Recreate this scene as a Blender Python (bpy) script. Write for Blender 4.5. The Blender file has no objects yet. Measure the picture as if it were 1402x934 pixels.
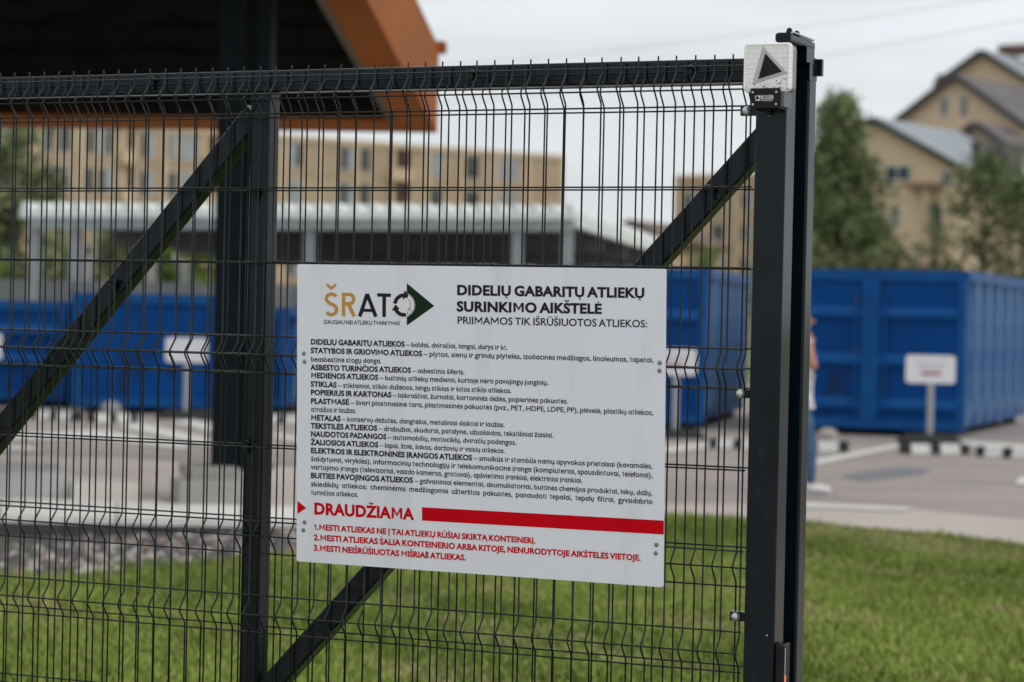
import bpy, bmesh, math, random
from mathutils import Vector, Matrix
R = math.radians
random.seed(7)
scene = bpy.context.scene
col = scene.collection

# ------------------------------------------------------------------ camera
EYE = Vector((0.0, 0.0, 1.55))
PITCH, ROLL, FPX = math.atan(32 / 3310), 0.022, 3310.0
cam_rot = Matrix.Rotation(math.pi / 2 - PITCH, 3, 'X') @ Matrix.Rotation(ROLL, 3, 'Z')
cam = bpy.data.cameras.new('camera')
cam.sensor_width = 36.0
cam.lens = FPX / 1402 * 36.0
cam.clip_start, cam.clip_end = 0.1, 3000
cam.dof.use_dof = True
cam.dof.focus_distance = 6.28
cam.dof.aperture_fstop = 3.3
cam.dof.aperture_blades = 0
cam_o = bpy.data.objects.new('camera', cam)
cam_o.matrix_world = Matrix.Translation(EYE) @ cam_rot.to_4x4()
col.objects.link(cam_o)
scene.camera = cam_o

# ------------------------------------------------------------------ light
SUN_EL, SUN_AZ = R(50), R(118)          # azimuth clockwise from +Y (view direction): from the right and slightly behind
world = bpy.data.worlds.new('World')
scene.world = world
world.use_nodes = True
nt = world.node_tree
bg = nt.nodes['Background']
bg.inputs['Strength'].default_value = 0.1
sky = nt.nodes.new('ShaderNodeTexSky')
sky.sky_type = 'NISHITA'
sky.sun_disc = False
sky.sun_elevation = SUN_EL
sky.sun_rotation = SUN_AZ
tc = nt.nodes.new('ShaderNodeTexCoord')
sep = nt.nodes.new('ShaderNodeSeparateXYZ')
nt.links.new(tc.outputs['Generated'], sep.inputs[0])
grad = nt.nodes.new('ShaderNodeValToRGB')      # overcast: the cloud deck brightens smoothly towards the zenith
grad.color_ramp.elements[0].position = 0.0
grad.color_ramp.elements[0].color = (0.71, 0.745, 0.772, 1)
grad.color_ramp.elements[1].position = 1.0
grad.color_ramp.elements[1].color = (0.98, 1.0, 1.0, 1)
nt.links.new(sep.outputs['Z'], grad.inputs[0])
mp = nt.nodes.new('ShaderNodeMapping')
mp.inputs['Scale'].default_value = (5, 5, 26)
mp.inputs['Rotation'].default_value = (0.0, R(-7), 0)
nt.links.new(tc.outputs['Generated'], mp.inputs[0])
nz = nt.nodes.new('ShaderNodeTexNoise')
nz.inputs['Scale'].default_value = 1.0
nz.inputs['Detail'].default_value = 4
nt.links.new(mp.outputs[0], nz.inputs['Vector'])
cr = nt.nodes.new('ShaderNodeMapRange')
cr.inputs['From Min'].default_value = 0.3
cr.inputs['From Max'].default_value = 0.7
cr.inputs['To Min'].default_value = 10.1
cr.inputs['To Max'].default_value = 12.9
nt.links.new(nz.outputs['Fac'], cr.inputs['Value'])
mul = nt.nodes.new('ShaderNodeVectorMath')
mul.operation = 'SCALE'
nt.links.new(grad.outputs[0], mul.inputs[0])
nt.links.new(cr.outputs[0], mul.inputs['Scale'])
mixn = nt.nodes.new('ShaderNodeMix')
mixn.data_type = 'RGBA'
mixn.inputs['Factor'].default_value = 0.93
nt.links.new(sky.outputs[0], mixn.inputs['A'])
nt.links.new(mul.outputs[0], mixn.inputs['B'])
nt.links.new(mixn.outputs['Result'], bg.inputs['Color'])

sun = bpy.data.lights.new('sun', 'SUN')
sun.energy = 1.0
sun.angle = R(22)
sun.color = (1.0, 0.96, 0.9)
sun_o = bpy.data.objects.new('sun', sun)
d = Vector((math.sin(SUN_AZ) * math.cos(SUN_EL), math.cos(SUN_AZ) * math.cos(SUN_EL), math.sin(SUN_EL)))
sun_o.rotation_euler = (-d).to_track_quat('-Z', 'Y').to_euler()
sun_o.location = (20, -20, 30)
col.objects.link(sun_o)

scene.view_settings.view_transform = 'Standard'
scene.view_settings.look = 'None'
scene.view_settings.gamma = 1
scene.view_settings.exposure = -0.1
scene.render.engine = 'CYCLES'
scene.cycles.use_denoising = True
scene.cycles.max_bounces = 6


# ------------------------------------------------------------------ measuring helpers: where a photo pixel meets a plane of the place
def ray(x, y):
    return cam_rot @ Vector(((x - 701) / FPX, -(y - 467) / FPX, -1))

def at(x, y, Y):
    r = ray(x, y)
    return EYE + r * (Y / r.y)

def ground(x, y, z=0.0):
    r = ray(x, y)
    return EYE + r * ((z - EYE.z) / r.z)

class Frame:
    """vertical plane: origin (on the ground), u along it (to the right), n towards the viewer"""
    def __init__(s, P1, u):
        s.u = Vector((u[0], u[1], 0)).normalized()
        s.n = Vector((s.u.y, -s.u.x, 0))
        s.O = Vector((P1[0], P1[1], 0))
        s.rz = math.atan2(s.u.y, s.u.x)
    def px(s, x, y, off=0.0):
        r = ray(x, y)
        t = ((s.O + s.n * off - EYE).dot(s.n)) / r.dot(s.n)
        p = EYE + r * t
        return (p - s.O).dot(s.u), p.z
    def P(s, x, y, off=0.0):               # -> local coordinates of a thing placed at the frame
        a, z = s.px(x, y, off)
        return Vector((a, -off, z))

def frame2(P1, P2):
    return Frame(P1, P1 - P2)


# ------------------------------------------------------------------ materials
MATS = {}
def mat(name, c, rough=0.6, metal=0.0, var=0.0, vscale=3.0, c2=None, bump=0.0, bscale=40.0, spec=0.5, detail=5, emit=None, coat=0.0, world_space=False, stretch=None):
    if name in MATS:
        return MATS[name]
    m = bpy.data.materials.new(name)
    m.use_nodes = True
    N, L = m.node_tree.nodes, m.node_tree.links
    b = N['Principled BSDF']
    b.inputs['Roughness'].default_value = rough
    b.inputs['Metallic'].default_value = metal
    b.inputs['Specular IOR Level'].default_value = spec
    b.inputs['Coat Weight'].default_value = coat
    b.inputs['Base Color'].default_value = (*c, 1)
    t = N.new('ShaderNodeTexCoord')
    src = t.outputs['Object']
    if world_space:
        g = N.new('ShaderNodeNewGeometry')
        src = g.outputs['Position']
    if stretch:
        mpp = N.new('ShaderNodeMapping')
        mpp.inputs['Scale'].default_value = stretch
        L.new(src, mpp.inputs[0])
        src = mpp.outputs[0]
    if var > 0 or c2:
        n = N.new('ShaderNodeTexNoise')
        n.inputs['Scale'].default_value = vscale
        n.inputs['Detail'].default_value = detail
        n.inputs['Roughness'].default_value = 0.62
        L.new(src, n.inputs['Vector'])
        r = N.new('ShaderNodeValToRGB')
        k2 = c2 or tuple(min(1, x * (1 + var)) for x in c)
        k1 = c if c2 else tuple(x * (1 - var) for x in c)
        r.color_ramp.elements[0].position = 0.32
        r.color_ramp.elements[1].position = 0.68
        r.color_ramp.elements[0].color = (*k1, 1)
        r.color_ramp.elements[1].color = (*k2, 1)
        L.new(n.outputs['Fac'], r.inputs[0])
        L.new(r.outputs[0], b.inputs['Base Color'])
    if bump > 0:
        n2 = N.new('ShaderNodeTexNoise')
        n2.inputs['Scale'].default_value = bscale
        n2.inputs['Detail'].default_value = 4
        L.new(src, n2.inputs['Vector'])
        bp = N.new('ShaderNodeBump')
        bp.inputs['Strength'].default_value = bump
        bp.inputs['Distance'].default_value = 0.02
        L.new(n2.outputs['Fac'], bp.inputs['Height'])
        L.new(bp.outputs[0], b.inputs['Normal'])
    if emit:
        b.inputs['Emission Color'].default_value = (*emit[0], 1)
        b.inputs['Emission Strength'].default_value = emit[1]
    MATS[name] = m
    return m

ANTH = mat('anthracite_paint', (0.0035, 0.0085, 0.0125), 0.15, var=0.25, vscale=9, bump=0.012, bscale=160, spec=0.24)
WIRE = mat('anthracite_wire_coating', (0.006, 0.009, 0.011), 0.3, var=0.2, vscale=20, spec=0.35)
GALV = mat('zinc_steel', (0.55, 0.56, 0.57), 0.28, metal=0.9, var=0.15, vscale=30)
BOARD = mat('white_board', (0.73, 0.755, 0.82), 0.5, var=0.02, vscale=2.5, bump=0.01, bscale=60)
BLACK = mat('black_print', (0.010, 0.010, 0.012), 0.5, spec=0.2)
RED = mat('red_print', (0.55, 0.0, 0.008), 0.6, var=0.05, vscale=8, spec=0.08)
OCHRE = mat('ochre_print', (0.52, 0.28, 0.055), 0.6, spec=0.1)
DGREEN = mat('dark_green_print', (0.004, 0.020, 0.008), 0.5, spec=0.15)
WPRINT = mat('white_print', (0.75, 0.75, 0.75), 0.5)


def tint(m, c, pos, scale, stretch, strength, ws=False):
    N_, L_ = m.node_tree.nodes, m.node_tree.links
    b_ = N_['Principled BSDF']
    src_ = b_.inputs['Base Color'].links[0].from_socket
    t_ = N_.new('ShaderNodeNewGeometry') if ws else N_.new('ShaderNodeTexCoord')
    mp_ = N_.new('ShaderNodeMapping'); mp_.inputs['Scale'].default_value = stretch
    n_ = N_.new('ShaderNodeTexNoise'); n_.inputs['Scale'].default_value = scale; n_.inputs['Detail'].default_value = 9; n_.inputs['Roughness'].default_value = 0.65
    r_ = N_.new('ShaderNodeMapRange'); r_.inputs['From Min'].default_value = pos; r_.inputs['From Max'].default_value = pos + 0.14; r_.inputs['To Max'].default_value = strength
    x_ = N_.new('ShaderNodeMix'); x_.data_type = 'RGBA'; x_.inputs['B'].default_value = (*c, 1)
    L_.new(t_.outputs['Position' if ws else 'Object'], mp_.inputs[0]); L_.new(mp_.outputs[0], n_.inputs['Vector']); L_.new(n_.outputs['Fac'], r_.inputs['Value'])
    L_.new(r_.outputs[0], x_.inputs['Factor']); L_.new(src_, x_.inputs['A']); L_.new(x_.outputs['Result'], b_.inputs['Base Color'])
tint(BOARD, (0.46, 0.45, 0.42), 0.54, 3.2, (2.2, 1, 0.45), 0.22)
tint(BOARD, (0.25, 0.23, 0.20), 0.70, 90.0, (1, 1, 1), 0.5)
tint(ANTH, (0.05, 0.048, 0.045), 0.60, 26.0, (1, 1, 0.3), 0.30)
tint(ANTH, (0.14, 0.13, 0.12), 0.76, 160.0, (1, 1, 1), 0.6)

# ------------------------------------------------------------------ mesh builder
class MB:
    def __init__(s):
        s.v, s.f, s.mi = [], [], []
    def add(s, vs, fs, mi=0):
        b = len(s.v)
        s.v.extend([tuple(v) for v in vs])
        for f in fs:
            s.f.append(tuple(b + i for i in f))
            s.mi.append(mi)
        return s
    def box(s, lo, hi, M=None):
        x0, y0, z0 = lo
        x1, y1, z1 = hi
        vs = [Vector(p) for p in ((x0, y0, z0), (x1, y0, z0), (x1, y1, z0), (x0, y1, z0), (x0, y0, z1), (x1, y0, z1), (x1, y1, z1), (x0, y1, z1))]
        if M:
            vs = [M @ v for v in vs]
        return s.add(vs, [(0, 3, 2, 1), (4, 5, 6, 7), (0, 1, 5, 4), (1, 2, 6, 5), (2, 3, 7, 6), (3, 0, 4, 7)])
    def hexa(s, b4, t4):
        return s.add(list(b4) + list(t4), [(0, 3, 2, 1), (4, 5, 6, 7), (0, 1, 5, 4), (1, 2, 6, 5), (2, 3, 7, 6), (3, 0, 4, 7)])
    def prism(s, poly, e0, e1):
        """poly: list of Vectors; extruded by adding e0 / e1"""
        n = len(poly)
        vs = [Vector(p) + e0 for p in poly] + [Vector(p) + e1 for p in poly]
        fs = [tuple(range(n))[::-1], tuple(range(n, 2 * n))] + [(i, (i + 1) % n, n + (i + 1) % n, n + i) for i in range(n)]
        return s.add(vs, fs)
    def tube(s, pts, r, seg=8, cap=True):
        """round tube through points; r a number or list"""
        pts = [Vector(p) for p in pts]
        rr = r if isinstance(r, (list, tuple)) else [r] * len(pts)
        rings = []
        ref = None
        for i, p in enumerate(pts):
            a = pts[max(0, i - 1)]
            c = pts[min(len(pts) - 1, i + 1)]
            t = (c - a).normalized()
            if ref is None:
                ref = Vector((0, 0, 1)) if abs(t.z) < 0.9 else Vector((1, 0, 0))
            x = t.cross(ref).normalized()
            y = x.cross(t).normalized()
            ref = y
            rings.append([p + (x * math.cos(2 * math.pi * k / seg) + y * math.sin(2 * math.pi * k / seg)) * rr[i] for k in range(seg)])
        b = len(s.v)
        for g in rings:
            s.v.extend([tuple(q) for q in g])
        for i in range(len(rings) - 1):
            for k in range(seg):
                s.f.append((b + i * seg + k, b + i * seg + (k + 1) % seg, b + (i + 1) * seg + (k + 1) % seg, b + (i + 1) * seg + k))
                s.mi.append(0)
        if cap:
            s.f.append(tuple(b + k for k in range(seg))[::-1])
            s.f.append(tuple(b + (len(rings) - 1) * seg + k for k in range(seg)))
            s.mi += [0, 0]
        return s
    def ball(s, c, r, nu=12, nv=8, sc=(1, 1, 1)):
        c = Vector(c)
        b = len(s.v)
        for j in range(nv + 1):
            th = math.pi * j / nv
            for i in range(nu):
                ph = 2 * math.pi * i / nu
                s.v.append((c.x + r * sc[0] * math.sin(th) * math.cos(ph), c.y + r * sc[1] * math.sin(th) * math.sin(ph), c.z + r * sc[2] * math.cos(th)))
        for j in range(nv):
            for i in range(nu):
                s.f.append((b + j * nu + i, b + (j + 1) * nu + i, b + (j + 1) * nu + (i + 1) % nu, b + j * nu + (i + 1) % nu))
                s.mi.append(0)
        return s
    def rbar(s, p0, p1, w, h, side, rad=0.006, seg=3):
        """rounded rectangular tube from p0 to p1; w along 'side', h along the third axis"""
        p0, p1 = Vector(p0), Vector(p1)
        t = (p1 - p0).normalized()
        x = (Vector(side) - t * Vector(side).dot(t)).normalized()
        y = t.cross(x)
        poly = []
        for cx, cy, a0 in ((w / 2 - rad, h / 2 - rad, 0), (-w / 2 + rad, h / 2 - rad, 90), (-w / 2 + rad, -h / 2 + rad, 180), (w / 2 - rad, -h / 2 + rad, 270)):
            for k in range(seg + 1):
                a = R(a0 + 90 * k / seg)
                poly.append(x * (cx + rad * math.cos(a)) + y * (cy + rad * math.sin(a)))
        return s.prism(poly, p0, p1)
    def mesh(s, name, m, smooth=False):
        me = bpy.data.meshes.new(name)
        me.from_pydata(s.v, [], s.f)
        ms = m if isinstance(m, (list, tuple)) else [m]
        for k in ms:
            me.materials.append(k)
        if len(ms) > 1:
            me.polygons.foreach_set('material_index', s.mi)
        if smooth:
            me.polygons.foreach_set('use_smooth', [True] * len(me.polygons))
        me.validate()
        bm = bmesh.new()
        bm.from_mesh(me)
        if len(bm.faces) < 20000:
            bmesh.ops.recalc_face_normals(bm, faces=bm.faces)
            bm.to_mesh(me)
        bm.free()
        if smooth:
            me.set_sharp_from_angle(angle=R(40))
        return me
    def build(s, name, m, parent=None, smooth=False, **props):
        o = bpy.data.objects.new(name, s.mesh(name, m, smooth))
        col.objects.link(o)
        if parent:
            o.parent = parent
        for k, v in props.items():
            o[k] = v
        return o

def inst(name, me, parent, loc=(0, 0, 0), rz=0.0, scale=None):
    o = bpy.data.objects.new(name, me)
    col.objects.link(o)
    o.parent = parent
    o.location = loc
    o.rotation_euler = (0, 0, rz)
    if scale:
        o.scale = scale
    return o

def thing(name, label, cat, loc=(0, 0, 0), rz=0.0, group=None):
    o = bpy.data.objects.new(name, None)
    o.empty_display_size = 0.2
    col.objects.link(o)
    o.location = loc
    o.rotation_euler = (0, 0, rz)
    o['label'] = label
    o['category'] = cat
    if group:
        o['group'] = group
    return o

def structure(o):
    o['kind'] = 'structure'
    return o

V = Vector

# ------------------------------------------------------------------ ground
edge_px = [(-400, 706), (-150, 708), (0, 711), (160, 714), (330, 718), (405, 718), (560, 714), (720, 708), (905, 705), (1030, 711), (1103, 714), (1196, 724), (1290, 731), (1402, 746), (1500, 760), (1700, 790)]
edge = [ground(x, y, 0) for x, y in edge_px]
edge = [V((-40, edge[0].y - 1, 0))] + edge + [V((14, 10.5, 0)), V((40, 2, 0))]

GRASS_SOIL = mat('grass_soil', (0.09, 0.12, 0.03), 0.95, c2=(0.15, 0.18, 0.055), vscale=1.6, bump=0.6, bscale=30, detail=8, world_space=True)
b = MB()
nx, ny = 60, 60
xs = [-600 + 1200 * i / nx for i in range(nx + 1)]
b.add([(-900, -60, -0.12), (900, -60, -0.12), (900, 1500, -0.12), (-900, 1500, -0.12)], [(0, 1, 2, 3)])
structure(b.build('ground', GRASS_SOIL))

ASPH = mat('worn_asphalt', (0.235, 0.205, 0.190), 0.9, c2=(0.33, 0.29, 0.268), vscale=0.55, bump=0.3, bscale=60, detail=9, world_space=True, stretch=(1, 1.6, 1))
b = MB()
far = [V((60, 62, 0)), V((-60, 62, 0))]
poly = edge + far
b.prism(poly[::-1], V((0, 0, -0.14)), V((0, 0, 0)))
structure(b.build('yard_pavement', ASPH))

tint(ASPH, (0.10, 0.092, 0.088), 0.57, 0.7, (0.6, 1.4, 1), 0.55, True)
tint(ASPH, (0.42, 0.38, 0.35), 0.62, 1.3, (0.5, 1.8, 1), 0.5, True)
CONC = mat('pale_concrete', (0.38, 0.33, 0.30), 0.85, c2=(0.47, 0.415, 0.375), vscale=0.8, bump=0.2, bscale=50, detail=8, world_space=True)
KERB = mat('kerb_concrete', (0.70, 0.69, 0.65), 0.85, c2=(0.82, 0.81, 0.77), vscale=2.5, bump=0.3, bscale=50, world_space=True)
# pale paved border on the right half, asphalt beyond
b = MB()
near = [ground(x, y, 0) for x, y in edge_px[7:]]
farr = [ground(x, y, 0) for x, y in ((720, 691), (905, 690), (1103, 692), (1240, 697), (1402, 712), (1560, 728), (1700, 745))]
zz = V((0, 0, 0.004))
b.add([p + zz for p in near] + [p + zz for p in farr[::-1]], [tuple(range(len(near) + len(farr)))])
structure(b.build('paved_border', CONC))
# pale paving on the left
b = MB()
pl = [(-300, 700), (720, 708), (720, 650), (520, 642), (330, 640), (170, 628), (-300, 614)]
b.add([ground(x, y, 0) + V((0, 0, 0.008)) for x, y in pl], [tuple(range(len(pl)))])
structure(b.build('left_paving', mat('left_concrete', (0.48, 0.42, 0.38), 0.85, c2=(0.60, 0.53, 0.48), vscale=0.7, bump=0.2, bscale=50, detail=8, world_space=True)))
# kerb stones along the left edge of the yard: each stone a piece of the kerb
kerb = thing('kerb', 'long row of pale concrete kerb stones between the yard and the gravel', 'kerb', (0, 0, 0))
kp = [ground(x, y, 0) for x, y in ((-150, 708.4), (0, 711.4), (160, 714.4), (330, 718.4), (405, 718.4), (560, 714.4), (720, 708.4))]
kq = [ground(x, y, 0) for x, y in ((-150, 683), (0, 687), (160, 691), (330, 698), (405, 700), (560, 698), (720, 696))]
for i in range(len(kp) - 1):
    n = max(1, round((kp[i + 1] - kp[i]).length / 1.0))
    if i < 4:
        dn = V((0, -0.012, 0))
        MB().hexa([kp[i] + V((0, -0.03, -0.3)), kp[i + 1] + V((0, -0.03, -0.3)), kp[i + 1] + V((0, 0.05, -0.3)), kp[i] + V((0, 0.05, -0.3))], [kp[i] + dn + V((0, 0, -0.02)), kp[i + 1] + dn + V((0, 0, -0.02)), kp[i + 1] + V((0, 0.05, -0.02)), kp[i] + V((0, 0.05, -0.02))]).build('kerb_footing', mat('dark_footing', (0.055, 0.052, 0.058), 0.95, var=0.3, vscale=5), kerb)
    for k in range(n):
        a0, a1 = k / n + 0.008, (k + 1) / n - 0.008
        q = [kp[i].lerp(kp[i + 1], a0), kp[i].lerp(kp[i + 1], a1), kq[i].lerp(kq[i + 1], a1), kq[i].lerp(kq[i + 1], a0)]
        h = 0.035 + random.uniform(-0.003, 0.003)
        MB().hexa([p + V((0, 0, -0.15)) for p in q], [p + V((0, 0, h)) for p in q]).build('kerb_stone', KERB, kerb)

drv = [V((1.55, 5.004, 0)), V((6.6, 16.3, 0)), V((16, 17.6, 0)), V((16, 5.004, 0))]
structure(MB().prism(drv[::-1], V((0, 0, -0.13)), V((0, 0, -0.03))).build('gate_driveway', mat('driveway_concrete', (0.38, 0.33, 0.29), 0.9, c2=(0.48, 0.42, 0.37), vscale=0.8, bump=0.2, bscale=50, world_space=True)))
structure(MB().box((-30, -40, -0.13), (30, 5.0, -0.02)).build('driveway', mat('driveway_concrete', (0.38, 0.33, 0.29), 0.9, c2=(0.48, 0.42, 0.37), vscale=0.8, bump=0.2, bscale=50, world_space=True)))
# painted lines
PAINT = mat('road_paint', (0.62, 0.61, 0.58), 0.75, c2=(0.45, 0.43, 0.41), vscale=6, world_space=True, detail=8)
def painted(pxs, lvl=0.012, label=None):
    bb = MB()
    bb.add([ground(x, y, 0) + V((0, 0, lvl)) for x, y in pxs], [tuple(range(len(pxs)))])
    return structure(bb.build('painted_line', PAINT))
painted([(1085, 645), (1085, 637), (1225, 609.5), (1243, 611.5)])
painted([(1095, 697), (1238, 702), (1252, 697.5), (1100, 689.5)], 0.014)
painted([(1388, 664), (1470, 672), (1480, 660), (1398, 654)])
painted([(905, 622), (990, 612), (985, 608), (895, 614)])
painted([(15, 603), (130, 602), (250, 616), (265, 611), (140, 590), (20, 595)])
painted([(158, 585), (290, 612), (310, 608), (190, 580)])
painted([(232, 578), (330, 602), (352, 598), (262, 575)])
painted([(375, 600), (408, 607), (420, 602), (378, 595)])
painted([(1230, 604), (1402, 618), (1500, 626), (1500, 618), (1250, 599)], 0.012)
painted([(60, 620), (-60, 616), (-60, 610), (40, 613)])
# wet patch
b = MB()
wp = [(1150, 652), (1190, 645), (1240, 640), (1275, 643), (1262, 650), (1215, 655), (1180, 659)]
b.add([ground(x, y, 0) + V((0, 0, 0.006)) for x, y in wp], [tuple(range(len(wp)))])
structure(b.build('wet_patch', mat('wet_asphalt', (0.115, 0.115, 0.12), 0.45, var=0.2, vscale=3)))

# ------------------------------------------------------------------ grass: leaning blades, dense from in front of the fence to the yard edge
def edge_y(x):
    for i in range(len(edge) - 1):
        if edge[i].x <= x <= edge[i + 1].x:
            t = (x - edge[i].x) / max(1e-6, edge[i + 1].x - edge[i].x)
            return edge[i].y + t * (edge[i + 1].y - edge[i].y)
    return 10
import numpy as np
rng = np.random.default_rng(3)
def gravel_near(x):      # inner limit of the grass where the gravel strip lies
    g = [(-9, 14.2), (-3.2, 15.0), (-2.2, 15.9), (-1.72, 16.7), (-1.4, 17.3), (0.5, 18.8), (50, 50)]
    for i in range(len(g) - 1):
        if g[i][0] <= x <= g[i + 1][0]:
            t = (x - g[i][0]) / (g[i + 1][0] - g[i][0])
            return g[i][1] + t * (g[i + 1][1] - g[i][1])
    return g[0][1]
def blades(x0, x1, y0, y1, dens, wid, hgt, clump=True):
    n = int((x1 - x0) * (y1 - y0) * dens)
    X = rng.uniform(x0, x1, n); Y = rng.uniform(y0, y1, n)
    lim = np.array([min(edge_y(a) + 0.05, gravel_near(a)) for a in X]) + rng.normal(0, 0.1, n)
    patch = np.sin(X * 2.3 + 1.7 * np.sin(Y * 1.1)) * np.sin(Y * 1.9 + X * 0.7) + 0.5 * np.sin(X * 5.1 + Y * 3.3)
    keep = (Y < np.minimum(lim, np.array([edge_y(a) - 0.005 for a in X]))) & (rng.uniform(0, 1, n) < 0.74 + 0.26 * patch)
    keep &= ~((X > 1.5) & (Y > 4.9) & ((X - 1.55) > (Y - 5.0) * 0.447 - 0.02))
    X, Y, patch = X[keep], Y[keep], patch[keep]
    n = len(X)
    A = rng.uniform(0, 2 * np.pi, n)
    H = hgt * rng.uniform(0.45, 1.25, n) * (1 + 0.22 * patch)
    W = wid * rng.uniform(0.6, 1.3, n)
    L = H * rng.uniform(0.15, 0.9, n)
    B = rng.uniform(0, 2 * np.pi, n)
    ed_ = np.array([edge_y(a) for a in X])
    tt = np.clip(1 - (ed_ - Y) / 1.1, 0, 1) * np.clip((X + 1.5) / 0.5, 0, 1)
    zb = -0.12 + 0.112 * tt
    dx, dy = np.cos(A) * W / 2, np.sin(A) * W / 2
    lx, ly = np.cos(B) * L, np.sin(B) * L
    P = np.empty((n, 5, 3))
    P[:, 0] = np.stack([X - dx, Y - dy, zb], 1)
    P[:, 1] = np.stack([X + dx, Y + dy, zb], 1)
    P[:, 2] = np.stack([X + dx * 0.8 + lx * 0.35, Y + dy * 0.8 + ly * 0.35, zb + H * 0.6], 1)
    P[:, 3] = np.stack([X - dx * 0.8 + lx * 0.35, Y - dy * 0.8 + ly * 0.35, zb + H * 0.6], 1)
    P[:, 4] = np.stack([X + lx, Y + ly, zb + H], 1)
    mi = rng.choice(4, n, p=[0.42, 0.3, 0.18, 0.10])
    big = np.sin(X * 0.9 + 2.1 * np.sin(Y * 0.37 + 1.0)) + np.sin(Y * 0.83 + X * 1.3 + 0.6)
    mi = np.where((patch < -0.55) & (rng.uniform(0, 1, n) < 0.45), 3, mi)
    mi = np.where((big > 0.8) & (rng.uniform(0, 1, n) < 0.40), 1, mi)
    mi = np.where((big < -0.8) & (rng.uniform(0, 1, n) < 0.45), 2, mi)
    return P, mi
parts = [blades(-6.5, 7.0, 9.3, 20, 4200, 0.011, 0.05), blades(-5, 5, 4.0, 9.3, 900, 0.010, 0.08)]
P = np.concatenate([p[0] for p in parts]); MI = np.concatenate([p[1] for p in parts])
n = len(P)
me = bpy.data.meshes.new('grass')
me.vertices.add(n * 5)
me.vertices.foreach_set('co', P.reshape(-1))
li = np.empty((n, 7), dtype=np.int32)
bs = np.arange(n) * 5
for k, q in enumerate((0, 1, 2, 3, 3, 2, 4)):
    li[:, k] = bs + q
me.loops.add(n * 7)
me.loops.foreach_set('vertex_index', li.reshape(-1))
me.polygons.add(n * 2)
st = np.empty((n, 2), dtype=np.int32); st[:, 0] = np.arange(n) * 7; st[:, 1] = st[:, 0] + 4
me.polygons.foreach_set('loop_start', st.reshape(-1))
me.polygons.foreach_set('material_index', np.repeat(MI, 2).astype(np.int32))
me.update(calc_edges=True)
for nm, c in (('blade_green', (0.215, 0.285, 0.046)), ('blade_light', (0.31, 0.38, 0.085)), ('blade_dark', (0.135, 0.20, 0.035)), ('blade_dry', (0.40, 0.34, 0.17))):
    me.materials.append(mat(nm, c, 0.7, spec=0.25, var=0.2, vscale=1.2, world_space=True))
o = bpy.data.objects.new('grass', me); col.objects.link(o)
o['kind'] = 'stuff'; o['label'] = 'mown green lawn between the fence and the yard'; o['category'] = 'grass'

bp_ = [p for p in edge if p.x > -1.2 and p.x < 12]
b = MB()
for i in range(len(bp_) - 1):
    p, q = bp_[i], bp_[i + 1]
    b.add([(p.x, p.y - 0.002, -0.012), (q.x, q.y - 0.002, -0.012), (q.x, q.y - 1.1, -0.119), (p.x, p.y - 1.1, -0.119)], [(0, 1, 2, 3)])
structure(b.build('lawn_bank', GRASS_SOIL))

# ------------------------------------------------------------------ gravel strip below the kerb
def rock(bb, c, r, mi):
    vs = []
    base = [(0, 0, 1), (0.9, 0, 0.3), (0.2, 0.9, 0.35), (-0.8, 0.5, 0.3), (-0.7, -0.6, 0.35), (0.3, -0.9, 0.3), (0, 0, -0.5)]
    rot = random.uniform(0, 6.28)
    for p in base:
        q = V(p) * random.uniform(0.75, 1.2)
        q = V((q.x * math.cos(rot) - q.y * math.sin(rot), q.x * math.sin(rot) + q.y * math.cos(rot), q.z * 0.75))
        vs.append(V(c) + q * r)
    bb.add(vs, [(0, 1, 2), (0, 2, 3), (0, 3, 4), (0, 4, 5), (0, 5, 1), (6, 2, 1), (6, 3, 2), (6, 4, 3), (6, 5, 4), (6, 1, 5)], mi)
b = MB()
cnt = 0
while cnt < 5200:
    x = random.uniform(-6.2, -1.15)
    y1 = edge_y(x) - 0.03
    y0 = gravel_near(x) - 0.35
    y = random.uniform(y0, y1)
    t = (y - y0) / max(0.01, y1 - y0)
    rise = min(1, max(0, (x + 3.9) / 2.4))
    z = -0.16 - 0.07 * t * (1 - rise) + 0.02 * random.random() + 0.07 * rise * t
    rock(b, (x, y, z + 0.02), random.choice((0.03, 0.04, 0.055, 0.075)), random.choice((0, 0, 0, 0, 1, 1, 2, 2, 3)))
    cnt += 1
gm = [mat('gravel_grey', (0.10, 0.095, 0.095), 0.9, var=0.3, vscale=6), mat('gravel_pale', (0.38, 0.36, 0.33), 0.9, var=0.2, vscale=6),
      mat('gravel_dark', (0.07, 0.07, 0.08), 0.9, var=0.3, vscale=6), mat('gravel_pink', (0.26, 0.18, 0.15), 0.9, var=0.2, vscale=6)]
b.build('gravel', gm, kind='stuff', label='strip of mixed grey and pinkish gravel below the pale kerb', category='gravel')
gb = MB()
gpts = [(-6.5, 14.0), (-3.2, 14.7), (-2.2, 15.6), (-1.5, 16.9), (-1.0, 17.55)]
top = [(x, edge_y(x) - 0.02) for x in (-1.0, -1.5, -2.2, -3.2, -6.5)]
gb.add([(x, y, -0.115) for x, y in gpts] + [(x, y, -0.115) for x, y in top], [tuple(range(10))])
structure(gb.build('gravel_bed', mat('gravel_soil', (0.09, 0.08, 0.072), 0.95, var=0.4, vscale=12, bump=0.6, bscale=25, world_space=True)))

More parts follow.
